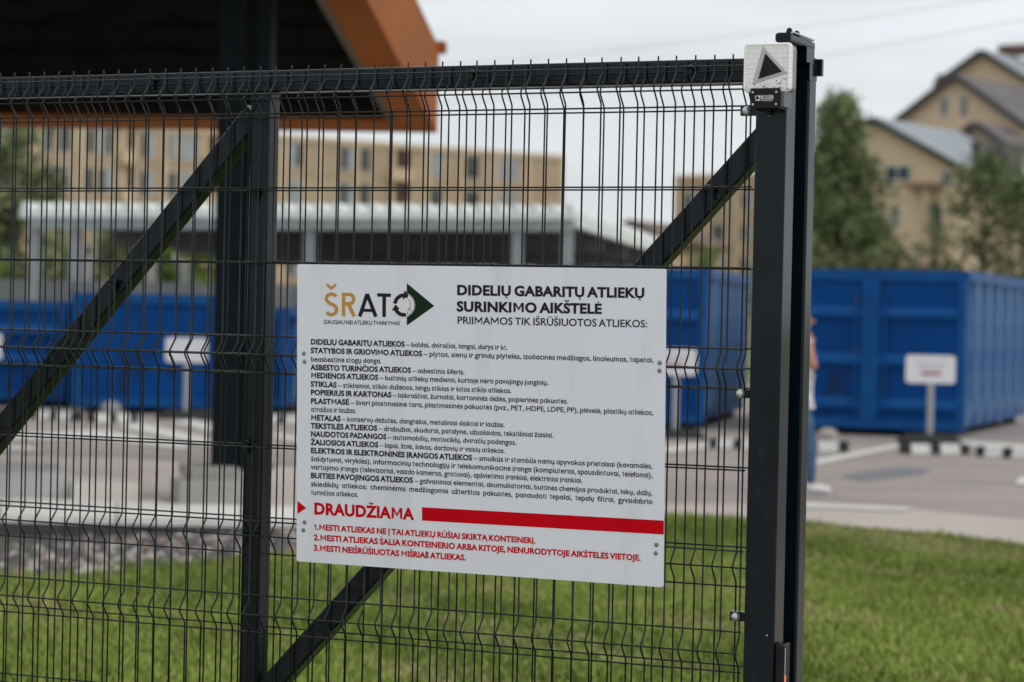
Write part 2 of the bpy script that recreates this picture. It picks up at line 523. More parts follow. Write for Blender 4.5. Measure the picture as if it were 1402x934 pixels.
# ------------------------------------------------------------------ low concrete blocks
def block(px0, px1, ybot, ytop, yback, m, label, group=None, name='concrete_block'):
    A, Bp = ground(px0, ybot), ground(px1, ybot)
    r = at(px0, ytop, A.y)
    h = r.z
    u = (Bp - A)
    A2 = ground(px0, yback, h); depth = max(0.3, A2.y - A.y)
    t = thing(name, label, 'concrete block', tuple(A), math.atan2(u.y, u.x), group)
    w = u.length
    bb = MB().box((0, 0, 0.0), (w, depth, h))
    o = bb.build('body', m, t)
    md = o.modifiers.new('bevel', 'BEVEL'); md.width = 0.02; md.segments = 2
    return t, w, depth, h
CB1 = mat('block_grey', (0.38, 0.385, 0.375), 0.9, var=0.2, vscale=2, bump=0.2, bscale=40)
CB2 = mat('block_pale', (0.62, 0.58, 0.53), 0.9, var=0.12, vscale=2, bump=0.2, bscale=40)
block(-70, 97, 688, 648, 634, CB1, 'grey concrete block at the left edge behind the kerb')
block(98.5, 192, 690, 662, 650, CB2, 'pale concrete block just right of the grey one at the left edge')

# ------------------------------------------------------------------ canopy with orange fascia
ORANGE = mat('orange_cladding', (0.32, 0.088, 0.009), 0.6, spec=0.15, var=0.12, vscale=1.0, bump=0.02)
ORANGE2 = mat('orange_soffit', (0.33, 0.10, 0.016), 0.7, spec=0.1, var=0.12, vscale=1.0)
SOFF = mat('dark_soffit', (0.013, 0.013, 0.013), 0.9, spec=0.0, var=0.3, vscale=3)
YF = 24.0
cor = at(598, 181, YF)                 # lower outer corner at the far end
ax = V((0.12, 1, -0.2)).normalized()   # along the right-hand verge, away from the viewer and downwards
side = V((-1, 0.12, 0)).normalized()   # along the eave, to the left
Hh = 126 / FPX * YF                    # fascia height
up = V((0, 0, 1))
LEN, WID, SW = 7.5, 13.0, 0.36
can = thing('canopy', 'large sloping canopy with dark underside and orange fascia on a dark steel column', 'canopy', (cor.x, cor.y, 0))
C0 = V((cor.x, cor.y, 0))
def cbox(name, m, a0, a1, s0, s1, z0, z1, parent=can):
    """box in the roof's own axes: a along -ax (towards viewer), s along side, z vertical"""
    pts = []
    for z in (z0, z1):
        for a, s_ in ((a0, s0), (a1, s0), (a1, s1), (a0, s1)):
            pts.append(cor - ax * a + side * s_ + up * z - C0)
    return MB().hexa(pts[:4], pts[4:]).build(name, m, parent)
cbox('verge_fascia', ORANGE, 0, LEN, 0, 0.03, 0.0, Hh * 0.93)
cbox('verge_soffit', ORANGE2, 0.03, LEN, 0.032, SW, 0.003, 0.033)
cbox('eave_fascia', ORANGE, -0.03, 0.0, 0.0, WID, 0.0, Hh * 0.93)
cbox('eave_soffit', ORANGE2, 0.0, SW, SW + 0.003, WID, 0.003, 0.033)
cbox('inner_trim', mat('brown_trim', (0.10, 0.07, 0.04), 0.6), SW, LEN, SW + 0.002, SW + 0.07, 0.0, 0.10)
cbox('roof_deck', mat('dark_roof', (0.03, 0.03, 0.032), 0.5), 0.0, LEN, 0.032, WID, 0.30, Hh * 0.9)
cbox('gutter', ORANGE, -0.16, -0.032, -0.06, WID, Hh * 0.90, Hh * 1.0)
cbox('eave_cap', ORANGE2, -0.03, 0.0, -0.03, -0.002, Hh * 0.86, Hh * 0.93)
k = 0
a = SW + 0.08
while a < LEN - 0.3:
    cbox('soffit_panel', SOFF, a, a + 0.36, SW + 0.074, WID, 0.05 + (k % 2) * 0.03, 0.11)
    a += 0.385
    k += 1
# column on its plinth
pA = ground(244, 697); pB = ground(332, 698)
t, w, dep, h = block(244, 352, 697, 659, 653, mat('plinth_grey', (0.33, 0.32, 0.31), 0.9, var=0.15, vscale=2, bump=0.2, bscale=40), 'stepped grey concrete plinth under the dark canopy column', name='plinth')
MB().box((0.12, 0.16, h), (w - 0.1, dep + 0.4, h + 0.085)).build('upper_step', mat('plinth_top', (0.33, 0.315, 0.295), 0.9, var=0.12, vscale=2), t)
cz = h + 0.085
base = at(289, 640, 19.55)
DARK = mat('dark_steel', (0.005, 0.008, 0.011), 0.6, spec=0.12, var=0.25, vscale=4)
def column(xw, yw, zb, ztop, nm='column'):
    bb = MB()
    o_ = V((xw, yw, 0)) - C0
    bb.box((o_.x, o_.y, zb), (o_.x + 0.23, o_.y + 0.4, ztop))
    bb.box((o_.x + 0.232, o_.y + 0.05, zb), (o_.x + 0.30, o_.y + 0.35, ztop))
    bb.box((o_.x + 0.302, o_.y, zb), (o_.x + 0.42, o_.y + 0.4, ztop))
    bb.box((o_.x - 0.05, o_.y - 0.05, zb - 0.02), (o_.x + 0.47, o_.y + 0.45, zb + 0.003))
    return bb.build(nm, DARK, can)
column(base.x, 19.5, base.z, 4.7)
column(base.x - 7.5, 19.5, 0.0, 4.7)

# ------------------------------------------------------------------ white shed
WHITE = mat('white_metal', (0.78, 0.82, 0.79), 0.5, var=0.08, vscale=1)
LGREY = mat('light_grey_post', (0.33, 0.34, 0.34), 0.5, var=0.08, vscale=1)
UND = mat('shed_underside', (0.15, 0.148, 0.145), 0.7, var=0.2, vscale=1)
fl, fr = at(38, 300, 43.6), at(783, 303, 42.1)
FS = Frame(fl, (fr - fl))
shed = thing('open_shed', 'long open shed with corrugated white roof on pale posts behind the blue containers', 'shed', (FS.O.x, FS.O.y, 0), FS.rz)
SL = (V((fr.x, fr.y, 0)) - FS.O).length
ztop0 = FS.px(38, 300)[1]; ztop1 = FS.px(783, 303)[1]
DEP = 19.0
def zt(x, extra=0):
    return ztop0 + (ztop1 - ztop0) * x / SL + extra
MB().hexa([V((0, 0, zt(0, -0.17))), V((SL, 0, zt(SL, -0.17))), V((SL, 0.12, zt(SL, -0.17))), V((0, 0.12, zt(0, -0.17)))],
          [V((0, 0, zt(0, 0.02))), V((SL, 0, zt(SL, 0.02))), V((SL, 0.12, zt(SL, 0.02))), V((0, 0.12, zt(0, 0.02)))]).build('front_beam', mat('pale_green_beam', (0.42, 0.47, 0.44), 0.6, var=0.08, vscale=1), shed)
MB().hexa([V((SL, 0.125, zt(SL, -0.10))), V((SL + 0.1, 0.125, zt(SL, -0.10))), V((SL + 0.1, DEP, zt(SL, -0.10))), V((SL, DEP, zt(SL, -0.10)))],
          [V((SL, 0.125, zt(SL, 0.12))), V((SL + 0.1, 0.125, zt(SL, 0.12))), V((SL + 0.1, DEP, zt(SL, 0.12))), V((SL, DEP, zt(SL, 0.12)))]).build('verge_trim', WHITE, shed)
pitch = 0.318
n = int((SL + 0.2) / pitch)
for i in range(n + 1):            # corrugated roof: each profiled ridge is its own sheet strip
    x = -0.1 + i * pitch
    z = zt(x, 0.02)
    poly = [V((x, 0, z)), V((x + pitch * 0.54, 0, z)), V((x + pitch * 0.52, 0, z + 0.19)), V((x + pitch * 0.40, 0, z + 0.28)), V((x + pitch * 0.14, 0, z + 0.28)), V((x + pitch * 0.02, 0, z + 0.19))]
    MB().prism(poly, V((0, -0.15, 0)), V((0, DEP, 0.0))).build('roof_sheet', WHITE, shed)
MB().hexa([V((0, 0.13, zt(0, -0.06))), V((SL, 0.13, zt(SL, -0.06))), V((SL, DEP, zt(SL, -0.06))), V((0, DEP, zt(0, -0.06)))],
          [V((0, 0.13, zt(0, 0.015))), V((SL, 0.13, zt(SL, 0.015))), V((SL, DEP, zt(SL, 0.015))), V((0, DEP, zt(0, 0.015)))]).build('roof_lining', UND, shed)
for px in (45, 100, 422, 707, 775):
    x = FS.px(px, 340)[0]
    MB().rbar((x, 0.05 + 0.1, 0), (x, 0.15, zt(x, -0.172)), 0.19, 0.19, (1, 0, 0), 0.02).build('post', LGREY, shed)
for px, dd in ((120, 9), (208, 13), (255, 13), (480, 13), (640, 13), (830, 13)):
    x = FS.px(px, 340, -dd)[0]
    MB().rbar((x, dd, 0), (x, dd, zt(x, -0.4)), 0.2, 0.2, (1, 0, 0), 0.02).build('post', LGREY, shed)
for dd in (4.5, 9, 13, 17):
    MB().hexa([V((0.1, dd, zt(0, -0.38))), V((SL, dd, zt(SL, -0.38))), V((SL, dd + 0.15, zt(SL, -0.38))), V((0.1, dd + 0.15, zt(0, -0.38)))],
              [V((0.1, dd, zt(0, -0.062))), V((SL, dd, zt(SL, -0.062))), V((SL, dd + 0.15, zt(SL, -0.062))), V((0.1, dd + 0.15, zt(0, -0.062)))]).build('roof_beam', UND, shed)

# ------------------------------------------------------------------ blue containers
BLUE = mat('blue_paint', (0.0, 0.044, 0.20), 0.5, c2=(0.0, 0.060, 0.25), spec=0.12, vscale=1.3, bump=0.05, bscale=12)
BLUED = mat('blue_paint_rib', (0.0, 0.056, 0.22), 0.45, c2=(0.002, 0.085, 0.29), vscale=2.5, spec=0.2)
def weathered(m, c, amount, scale, stretch):
    N_, L_ = m.node_tree.nodes, m.node_tree.links
    b_ = N_['Principled BSDF']
    src_ = b_.inputs['Base Color'].links[0].from_socket
    t_ = N_.new('ShaderNodeTexCoord'); mp_ = N_.new('ShaderNodeMapping'); mp_.inputs['Scale'].default_value = stretch
    n_ = N_.new('ShaderNodeTexNoise'); n_.inputs['Scale'].default_value = scale; n_.inputs['Detail'].default_value = 9; n_.inputs['Roughness'].default_value = 0.7
    r_ = N_.new('ShaderNodeValToRGB'); r_.color_ramp.elements[0].position = 1 - amount - 0.03; r_.color_ramp.elements[1].position = 1 - amount + 0.05
    x_ = N_.new('ShaderNodeMix'); x_.data_type = 'RGBA'; x_.inputs['B'].default_value = (*c, 1)
    L_.new(t_.outputs['Object'], mp_.inputs[0]); L_.new(mp_.outputs[0], n_.inputs['Vector']); L_.new(n_.outputs['Fac'], r_.inputs[0])
    L_.new(r_.outputs[0], x_.inputs['Factor']); L_.new(src_, x_.inputs['A']); L_.new(x_.outputs['Result'], b_.inputs['Base Color'])
weathered(BLUE, (0.015, 0.022, 0.045), 0.40, 2.2, (1, 1, 0.35))
weathered(BLUED, (0.10, 0.075, 0.06), 0.34, 5.0, (1, 1, 0.6))
RUBBER = mat('black_rubber', (0.014, 0.014, 0.015), 0.8, var=0.3, vscale=8)
RUST = mat('dark_chassis', (0.02, 0.022, 0.026), 0.7, var=0.4, vscale=4)
def container(label, xr, ybot, ytop, Y, yaw, W, D, cols=2, rows=(0.36, 0.66), doors=True, leftdark=False):
    """xr: photo x of the front right corner; yaw: degrees the long side turns to the right of the view axis"""
    top_ = at(xr, ytop, Y); bot_ = at(xr, ybot, Y)
    dv = V((math.sin(R(yaw)), math.cos(R(yaw)), 0)); wv = V((math.cos(R(yaw)), -math.sin(R(yaw)), 0))
    org = V((top_.x, top_.y, 0)) - wv * W
    z0, z1 = max(0.12, bot_.z), top_.z
    t = thing('waste_container', label, 'container', tuple(org), -R(yaw), 'blue waste containers')
    def part(nm, lo, hi, m=BLUED):
        return MB().box(lo, hi).build(nm, m, t)
    part('body', (0.13, 0.04, z0), (W - 0.13, D - 0.04, z1 - 0.04), BLUE)
    part('top_rail', (0, 0, z1 - 0.15), (W, 0.11, z1))
    part('top_rail', (0, D - 0.11, z1 - 0.15), (W, D, z1))
    part('top_rail', (-0.02, 0.112, z1 - 0.14), (0.07, D - 0.112, z1 + 0.003))
    part('top_rail', (W - 0.07, 0.112, z1 - 0.14), (W + 0.02, D - 0.112, z1 + 0.003))
    H_ = z1 - z0
    for x in (0.0, W - 0.12):
        part('corner_post', (x, 0.0 - 0.01, z0 - 0.02), (x + 0.12, 0.12, z1 - 0.152))
    part('sill', (0.122, -0.005, z0 - 0.02), (W - 0.122, 0.05, z0 + 0.12))
    if cols == 2:
        part('door_post', (W / 2 - 0.13, -0.03, z0 + 0.122), (W / 2 + 0.13, 0.05, z1 - 0.152))
        spans = ((0.122, W / 2 - 0.132), (W / 2 + 0.132, W - 0.122))
    else:
        spans = ((0.122, W - 0.122),)
    for r_ in rows:
        for a_, c_ in spans:
            z = z0 + H_ * r_
            bb = MB().hexa([V((a_, -0.035, z)), V((c_, -0.035, z)), V((c_, 0.05, z - 0.05)), V((a_, 0.05, z - 0.05))], [V((a_, -0.035, z + 0.07)), V((c_, -0.035, z + 0.07)), V((c_, 0.05, z + 0.16)), V((a_, 0.05, z + 0.16))])
            bb.build('cross_rib', BLUED, t)
    if doors:
        for x in (W / 2 - 0.2, W / 2 + 0.2):
            MB().tube([(x, -0.05, z0 + 0.2), (x, -0.05, z1 - 0.25)], 0.018, 8).build('lock_rod', BLUED, t)
    nr = max(4, round(D / 1.0))
    rib = MB().hexa([V((0, -0.14, z0)), V((0.14, -0.07, z0 + 0.3)), V((0.14, 0.07, z0 + 0.3)), V((0, 0.14, z0))], [V((0, -0.14, z1 - 0.142)), V((0.14, -0.07, z1 - 0.142)), V((0.14, 0.07, z1 - 0.142)), V((0, 0.14, z1 - 0.142))]).mesh('side_rib', mat('worn_blue_rib', (0.004, 0.085, 0.28), 0.45, c2=(0.16, 0.28, 0.45), vscale=5, spec=0.3, detail=8, stretch=(1, 1, 0.25)))
    for i in range(1, nr):
        y = i * D / nr
        inst('side_rib', rib, t, (W - 0.13, y, 0))
        inst('side_rib', rib, t, (0.13, y, 0), 0, (-1, 1, 1))
    for x in (0.45, W - 0.65):
        part('skid', (x, 0.25, 0.06), (x + 0.2, D - 0.2, z0 - 0.001), RUST)
    for x in (0.2, W - 0.4):
        for y in (0.5, D - 0.8):
            MB().tube([(x, y, 0.10), (x + 0.2, y, 0.10)], 0.10, 14).build('roller', RUST, t)
    return t
container('blue open-top waste container behind the rightmost small white sign, its ribbed side showing', 1325, 600, 371, 33.6, 20, 2.68, 7.0, rows=(0.40, 0.70, 0.12))
container('blue waste container between the information board and the gate post', 969, 589, 367.5, 34.4, 12, 2.5, 6.0)
container('low blue waste container at the left edge of the yard', 92, 548, 413, 37.5, 2, 2.8, 5.0, doors=False)
container('blue waste container behind the small white sign left of the gate stile', 300, 563, 404.5, 36.0, -6, 2.15, 5.0, cols=1, rows=(), doors=False)
container('blue container seen between the gate stile and the information board', 392, 562, 421, 37.0, 10, 0.62, 4.5, cols=1, rows=(), doors=False)


# grey slatted fence behind the left containers
gf = thing('grey_slat_fence', 'low grey slatted fence behind the left blue containers', 'fence', tuple(at(-60, 400, 44).xy) + (0,))
e_ = at(560, 400, 42); s_ = at(-60, 400, 44); gf.rotation_euler = (0, 0, math.atan2(e_.y - s_.y, e_.x - s_.x))
zt_ = at(80, 384, 44).z
gl = (e_ - s_).length
SL_M = mat('grey_slat', (0.20, 0.205, 0.21), 0.7, var=0.15, vscale=3)
slat = MB().box((0, 0, 0.05), (0.11, 0.02, zt_)).mesh('slat', SL_M)
for i in range(min(75, int(gl / 0.13))):
    inst('slat', slat, gf, (i * 0.13, 0, 0))
for z in (0.5, zt_ - 0.3):
    MB().box((0, 0.022, z), (gl, 0.06, z + 0.08)).build('rail', SL_M, gf)

# ------------------------------------------------------------------ text
GLY = {}
def glyph(ch, bold):
    key = (ch, bold)
    if key in GLY:
        return GLY[key]
    def dims(s):
        c = bpy.data.curves.new('t', 'FONT'); c.body = s; c.resolution_u = 3; c.offset = 0.042 if bold == 1 else (0.015 if bold == 0.5 else 0.0)
        c.fill_mode = 'FRONT'
        o_ = bpy.data.objects.new('t', c)
        col.objects.link(o_)
        bpy.context.view_layer.update()
        dg = bpy.context.evaluated_depsgraph_get()
        m_ = bpy.data.meshes.new_from_object(o_.evaluated_get(dg))
        vs = [v.co.copy() for v in m_.vertices]; fs = [tuple(p.vertices) for p in m_.polygons]
        bpy.data.objects.remove(o_); bpy.data.curves.remove(c); bpy.data.meshes.remove(m_)
        return vs, fs
    src = ch
    sh = {'a': 'd'}.get(ch)
    def width(s):
        vs, _ = dims(s)
        return max(v.x for v in vs) - min(v.x for v in vs)
    if ch == ' ':
        GLY[key] = ([], [], 0.72 * (width('H H') - width('HH'))); return GLY[key]
    if ch == 'M':
        h_ = max(v.y for v in glyph('H', 0)[0]); t_ = h_ * (0.225 if bold == 1 else 0.125); w_ = h_ * 1.06; x0 = h_ * 0.12
        P_ = [(0, 0), (0, h_), (t_ * 1.02, h_), (w_ / 2, h_ * 0.46), (w_ - t_ * 1.02, h_), (w_, h_), (w_, 0), (w_ - t_, 0), (w_ - t_, h_ * 0.68), (w_ / 2, h_ * 0.17), (t_, h_ * 0.68), (t_, 0)]
        GLY[key] = ([V((x0 + a, c_, 0)) for a, c_ in P_], [(0, 1, 10, 11), (1, 2, 3, 9, 10), (3, 4, 5, 8, 9), (5, 6, 7, 8)], w_ + h_ * 0.24)
        return GLY[key]
    if ch == 't':
        h_ = max(v.y for v in glyph('H', 0)[0]); t_ = h_ * (0.2 if bold == 1 else 0.125); xh = max(v.y for v in dims('x')[0]) * 1.12
        x0 = 0.16 * h_
        GLY[key] = ([V((a, c_, 0)) for a, c_ in ((x0, 0), (x0 + t_, 0), (x0 + t_, h_ * 0.93), (x0, h_ * 0.93), (0.02 * h_, xh - t_ * 0.9), (x0 - 0.001, xh - t_ * 0.9), (x0 - 0.001, xh), (0.02 * h_, xh), (x0 + t_ + 0.001, xh - t_ * 0.9), (0.46 * h_, xh - t_ * 0.9), (0.46 * h_, xh), (x0 + t_ + 0.001, xh), (x0 + t_ + 0.001, 0), (0.44 * h_, 0), (0.44 * h_, t_ * 0.8), (x0 + t_ + 0.001, t_ * 0.8))],
                    [(0, 1, 2, 3), (4, 5, 6, 7), (8, 9, 10, 11), (12, 13, 14, 15)], h_ * 0.50)
        return GLY[key]
    if ch == '1':
        h_ = max(v.y for v in glyph('H', 0)[0]); t_ = h_ * (0.22 if bold == 1 else 0.14)
        P_ = [(0.22, 0), (0.22 + t_ / h_, 0), (0.22 + t_ / h_, 1), (0.22, 1), (0.22, 1 - t_ / h_ * 1.1), (0.02, 0.80), (0.02, 0.62)]
        GLY[key] = ([V((a * h_, c_ * h_, 0)) for a, c_ in P_], [(0, 1, 2, 3, 4), (3, 5, 6, 4)], h_ * 0.56)
        return GLY[key]
    base_ch = sh or ch
    vs, fs = dims(base_ch)
    adv = width('H' + base_ch + 'H') - width('HH')
    if ch == 'a':
        xh = max(v.y for v in dims('x')[0])
        for v in vs:
            if v.y > xh: v.y = xh
    if ch in 'acegmnopqrsuvwxyz':
        for v in vs:
            if v.y > 0: v.y *= 1.12
    GLY[key] = (vs, fs, adv + (0.022 if bold == 1 else 0.0))
    return GLY[key]
CAPH = None
ACC = {'Š': ('S', 'caron'), 'š': ('s', 'caron'), 'Ž': ('Z', 'caron'), 'ž': ('z', 'caron'), 'Č': ('C', 'caron'), 'č': ('c', 'caron'), 'Ų': ('U', 'ogonek'), 'ų': ('u', 'ogonek'),
       'Į': ('I', 'ogonek'), 'į': ('i', 'ogonek'), 'Ą': ('A', 'ogonek'), 'ą': ('a', 'ogonek'), 'Ė': ('E', 'dot'), 'ė': ('e', 'dot'), 'Ū': ('U', 'macron'), 'ū': ('u', 'macron')}
def layout(segs):
    """segs: list of (text, bold). returns (verts2d, faces, width) with cap height 1"""
    global CAPH
    if CAPH is None:
        CAPH = max(v.y for v in glyph('H', 0)[0])
    V2, F2, x = [], [], 0.0
    for text, bold in segs:
        for ch in text:
            basech, acc = ACC.get(ch, (ch, None))
            vs, fs, adv = glyph(basech, bold)
            b0 = len(V2)
            V2 += [(v.x + x, v.y) for v in vs]
            F2 += [tuple(b0 + i for i in f) for f in fs]
            if acc:
                x0, x1 = min(v.x for v in vs) + x, max(v.x for v in vs) + x
                yt = max(v.y for v in vs); xc = (x0 + x1) / 2
                th = 0.105 if bold == 1 else 0.075
                def quad(p):
                    q0 = len(V2); V2.extend(p); F2.append(tuple(range(q0, q0 + len(p))))
                g = 0.05
                if acc == 'caron':
                    w_ = 0.15
                    quad([(xc - w_, yt + g + 0.17), (xc - w_, yt + g + 0.17 - th), (xc, yt + g), (xc, yt + g + th)][::1])
                    quad([(xc, yt + g + th), (xc, yt + g), (xc + w_, yt + g + 0.17 - th), (xc + w_, yt + g + 0.17)])
                elif acc == 'macron':
                    quad([(xc - 0.16, yt + g + 0.02), (xc + 0.16, yt + g + 0.02), (xc + 0.16, yt + g + 0.02 + th), (xc - 0.16, yt + g + 0.02 + th)])
                elif acc == 'dot':
                    rr = 0.06 if bold == 1 else 0.05
                    quad([(xc + rr * math.cos(k * math.pi / 4), yt + g + 0.05 + rr * math.sin(k * math.pi / 4)) for k in range(8)])
                else:
                    xo = x1 - 0.07 if basech in 'AaI' or basech == 'i' else xc + 0.03
                    quad([(xo - 0.01, -0.02), (xo - 0.09, -0.12), (xo - 0.02, -0.12), (xo + 0.06, -0.02)])
                    quad([(xo - 0.09, -0.122), (xo - 0.05, -0.21), (xo + 0.0, -0.16), (xo - 0.02, -0.122)])
                    quad([(xo - 0.05, -0.212), (xo + 0.08, -0.22), (xo + 0.08, -0.165), (xo + 0.0, -0.162)])
            x += adv
    return [(a / CAPH, c / CAPH) for a, c in V2], F2, x / CAPH

# ------------------------------------------------------------------ foreground frames
FF = frame2(at(948, 90.5, 6.025), at(80, 113.7, 6.788))     # mesh fence
FB = frame2(at(948, 97.4, 6.144), at(80, 119.9, 6.945))     # gate behind it
def place(name, label, cat, F, group=None):
    return thing(name, label, cat, (F.O.x, F.O.y, 0), F.rz, group)

TOPZ = 2.185
def mesh_panel(t, s_list, folds, hz, bot, rv=0.00225):
    """vertical wires (all alike, shared mesh) and horizontal wires; folds: z of the upper wire of each 100 mm fold"""
    pts = [(0, TOPZ + 0.028)]
    for z in folds:
        pts += [(0, z - 0.012), (-0.004, z - 0.018), (-0.027, z - 0.043), (-0.030, z - 0.050), (-0.027, z - 0.057), (-0.004, z - 0.084), (0, z - 0.090)]
    pts.append((0, bot))
    me_v = MB().tube([(0, y, z) for y, z in pts], rv, 8).mesh('vertical_wire', WIRE, smooth=True)
    for s in s_list:
        o_ = inst('vertical_wire', me_v, t, (s, 0, 0))
        o_.rotation_euler = (0, random.uniform(-0.0008, 0.0008), 0)
    s0, s1 = min(s_list) - 0.004, max(s_list) + 0.004
    me_h = MB().tube([(0, 0, 0), (s1 - s0, 0, 0)], 0.0022, 8).mesh('horizontal_wire', WIRE, smooth=True)
    for z in hz:
        fold = any(abs(z - (f - 0.05)) < 0.001 for f in folds)
        inst('horizontal_wire', me_h, t, (s0, (-0.030 if fold else 0) + 0.0046, z))

fence = place('mesh_fence_panel', 'dark welded mesh fence panel clamped to the post with the lamp, carrying the white board', 'fence', FF)
s_last = 0.153
k0 = math.floor((s_last - 0.0071) / 0.0497 + 0.5)
sl = [0.0071 + 0.0497 * (k0 - i) for i in range(51)]
mesh_panel(fence, sl, (2.185, 1.485, 0.785), (2.185, 2.135, 2.085, 1.885, 1.685, 1.485, 1.435, 1.385, 1.185, 0.985, 0.785, 0.735, 0.685, 0.485, 0.285), 0.16)

gate = place('sliding_gate', 'dark sliding gate with box frame, diagonal braces and its own mesh, parked behind the fence', 'gate', FB)
kb = math.floor((0.30 + 0.0185) / 0.05565)
slb = [-0.0185 + 0.05565 * (kb - i) for i in range(66)]
mesh_panel(gate, slb, (2.185, 1.485, 0.985), (2.185, 2.135, 2.085, 1.885, 1.685, 1.485, 1.435, 1.385, 1.185, 0.985, 0.935, 0.885, 0.685, 0.485, 0.285), 0.17)
TW = 0.060
yg = 0.008 + TW / 2            # centre of the gate tubes behind the mesh
zr = FB.px(1018, 79.6, -0.008)[1]
e1 = FB.px(1077, 170, -0.008)[0]; e2 = FB.px(1107, 170, -0.008)[0]
q2 = FB.px(368, 170, -0.008)[0]
s_far = q2 - 2.1
rail_r = e1 - 0.001
MB().rbar((s_far, yg, zr - TW / 2), (e2, yg, zr - TW / 2), TW, TW, (0, 1, 0), 0.006).build('top_rail', ANTH, gate)
MB().rbar((s_far, yg, 0.14), (e2, yg, 0.14), TW, TW * 1.6, (0, 1, 0), 0.006).build('bottom_rail', ANTH, gate)
for a_, nm in ((e2 - TW / 2, 'end_stile'), (q2 - TW / 2, 'stile'), (s_far + TW / 2, 'end_stile')):
    MB().rbar((a_, yg, 0.19), (a_, yg, zr - TW - 0.001), TW, TW, (1, 0, 0), 0.006).build(nm, ANTH, gate)
def brace(p1, p2, wpx):
    """diagonal tube given by its upper edge in the photo"""
    A = FB.P(*p1, -0.010); Bq = FB.P(*p2, -0.010)
    t_ = (Bq - A).normalized()
    nrm = V((t_.z, 0, -t_.x))
    if nrm.z > 0: nrm = -nrm
    off = nrm * (TW / 2)
    A = A + off; Bq = Bq + off
    if A.z < 0.19: A = Bq + (A - Bq) * ((Bq.z - 0.19) / (Bq.z - A.z))
    A.y = Bq.y = yg + 0.001
    return MB().rbar(A, Bq, TW - 0.002, TW, (0, 1, 0), 0.006).build('diagonal_brace', ANTH, gate)
brace((-420, 1092), (337, 143.5), 0)
brace((342, 946), (1080, 124), 0)
# small wire hooks that hold the mesh to the frame
hk = MB().tube([(-0.012, -0.004, 0.012), (0.004, -0.010, 0.014), (0.012, -0.006, 0.010), (0.010, 0.008, 0.004)], 0.004, 8)
hk.tube([(0.0, -0.004, -0.002), (0.0, 0.010, -0.002)], 0.008, 10)
hk.tube([(0.002, -0.002, -0.016), (0.002, 0.012, -0.016)], 0.005, 8)
hkm = hk.mesh('wire_hook', ANTH, smooth=True)
for x, y in ((945, 98), (645, 104), (208, 113), (349, 265), (155, 391), (974, 262), (337, 610)):
    p = FB.P(x, y, 0.002)
    inst('wire_hook', hkm, gate, p)
# catch plate on the far side of the gate's end
p = FB.P(1121, 91, -0.10)
MB().box((e2 - 0.03, yg + 0.031, FB.px(1121, 103, -0.05)[1]), (e2 + 0.012, yg + 0.045, FB.px(1121, 80, -0.05)[1])).build('catch_plate', ANTH, gate)

# ------------------------------------------------------------------ post that carries the lamp
PO = 0.030                        # front face of the post this far in front of the mesh plane
pl_, pr_ = FF.px(1034, 170, PO)[0], FF.px(1076, 170, PO)[0]
PW = pr_ - pl_
pc = (pl_ + pr_) / 2
ptop = FF.px(1055, 59, PO)[1]
post = place('gate_post', 'square anthracite steel post beside the board, with clamps, guide bracket and warning lamp', 'post', FF)
MB().rbar((pc, -PO + PW / 2, -0.12), (pc, -PO + PW / 2, ptop), PW, PW, (1, 0, 0), 0.005, 4).build('shaft', ANTH, post)
# guide bracket over the gate
gz0, gz1 = FF.px(1072, 58.5, PO)[1], FF.px(1072, 45, PO)[1]
gs0, gs1 = FF.px(1061.5, 52, PO + .005)[0], FF.px(1083, 52, PO + .005)[0]
gb_ = MB()
w_ = gs1 - gs0; cx_ = (gs0 + gs1) / 2
gb_.rbar((cx_, -PO - 0.005, (gz0 + gz1) / 2), (cx_, 0.165, (gz0 + gz1) / 2), w_, gz1 - gz0, (1, 0, 0), 0.008, 4)
gb_.box((cx_ - w_ / 2 + 0.002, 0.085, gz0 - 0.035), (cx_ + w_ / 2 + 0.004, 0.150, gz0 + 0.003))
gb_.build('guide_bracket', ANTH, post)
MB().box((gs1 - 0.006, -PO + 0.012, gz1 + 0.0003), (gs1 + 0.003, 0.155, gz1 + 0.0035)).build('bracket_lip', GALV, post)
for yy in (-0.005, 0.055):
    MB().tube([(cx_ + 0.006, yy, gz1 - 0.002), (cx_ + 0.006, yy, gz1 + 0.006)], 0.0085, 6).ball((cx_ + 0.006, yy, gz1 + 0.008), 0.0075, 10, 6).build('bolt', ANTH, post, smooth=True)
# clamps
for (x0, x1, y0, y1, bx, by) in ((1013.5, 1035, 145, 158, 1021.5, 151.5), (1006.5, 1027, 533, 545.5, 1013, 539), (999, 1020, 837, 851.5, 1006.5, 845)):
    off = 0.012
    a_, z1_ = FF.px(x0, y0, off); c_, z0_ = FF.px(x1, y1, off)
    o_ = MB().rbar((a_, -off + 0.012, (z0_ + z1_) / 2), (pl_ + 0.001, -off + 0.012, (z0_ + z1_) / 2), z1_ - z0_, 0.020, (0, 0, 1), 0.002).build('clamp', ANTH, post)
    P_ = FF.P(bx, by, off + 0.004)
    MB().ball(P_, 0.0105, 16, 10, (1, 0.7, 1)).tube([P_ + V((0, 0.008, 0)), P_ + V((0, 0.0, 0))], 0.011, 14).build('clamp_bolt', GALV, o_, smooth=True)
# scratch speck on the shaft
MB().tube([FF.P(1049.8, 870, PO + 0.0002), FF.P(1049.8, 870, PO + 0.0008)], 0.0016, 8).build('paint_chip', WPRINT, post)

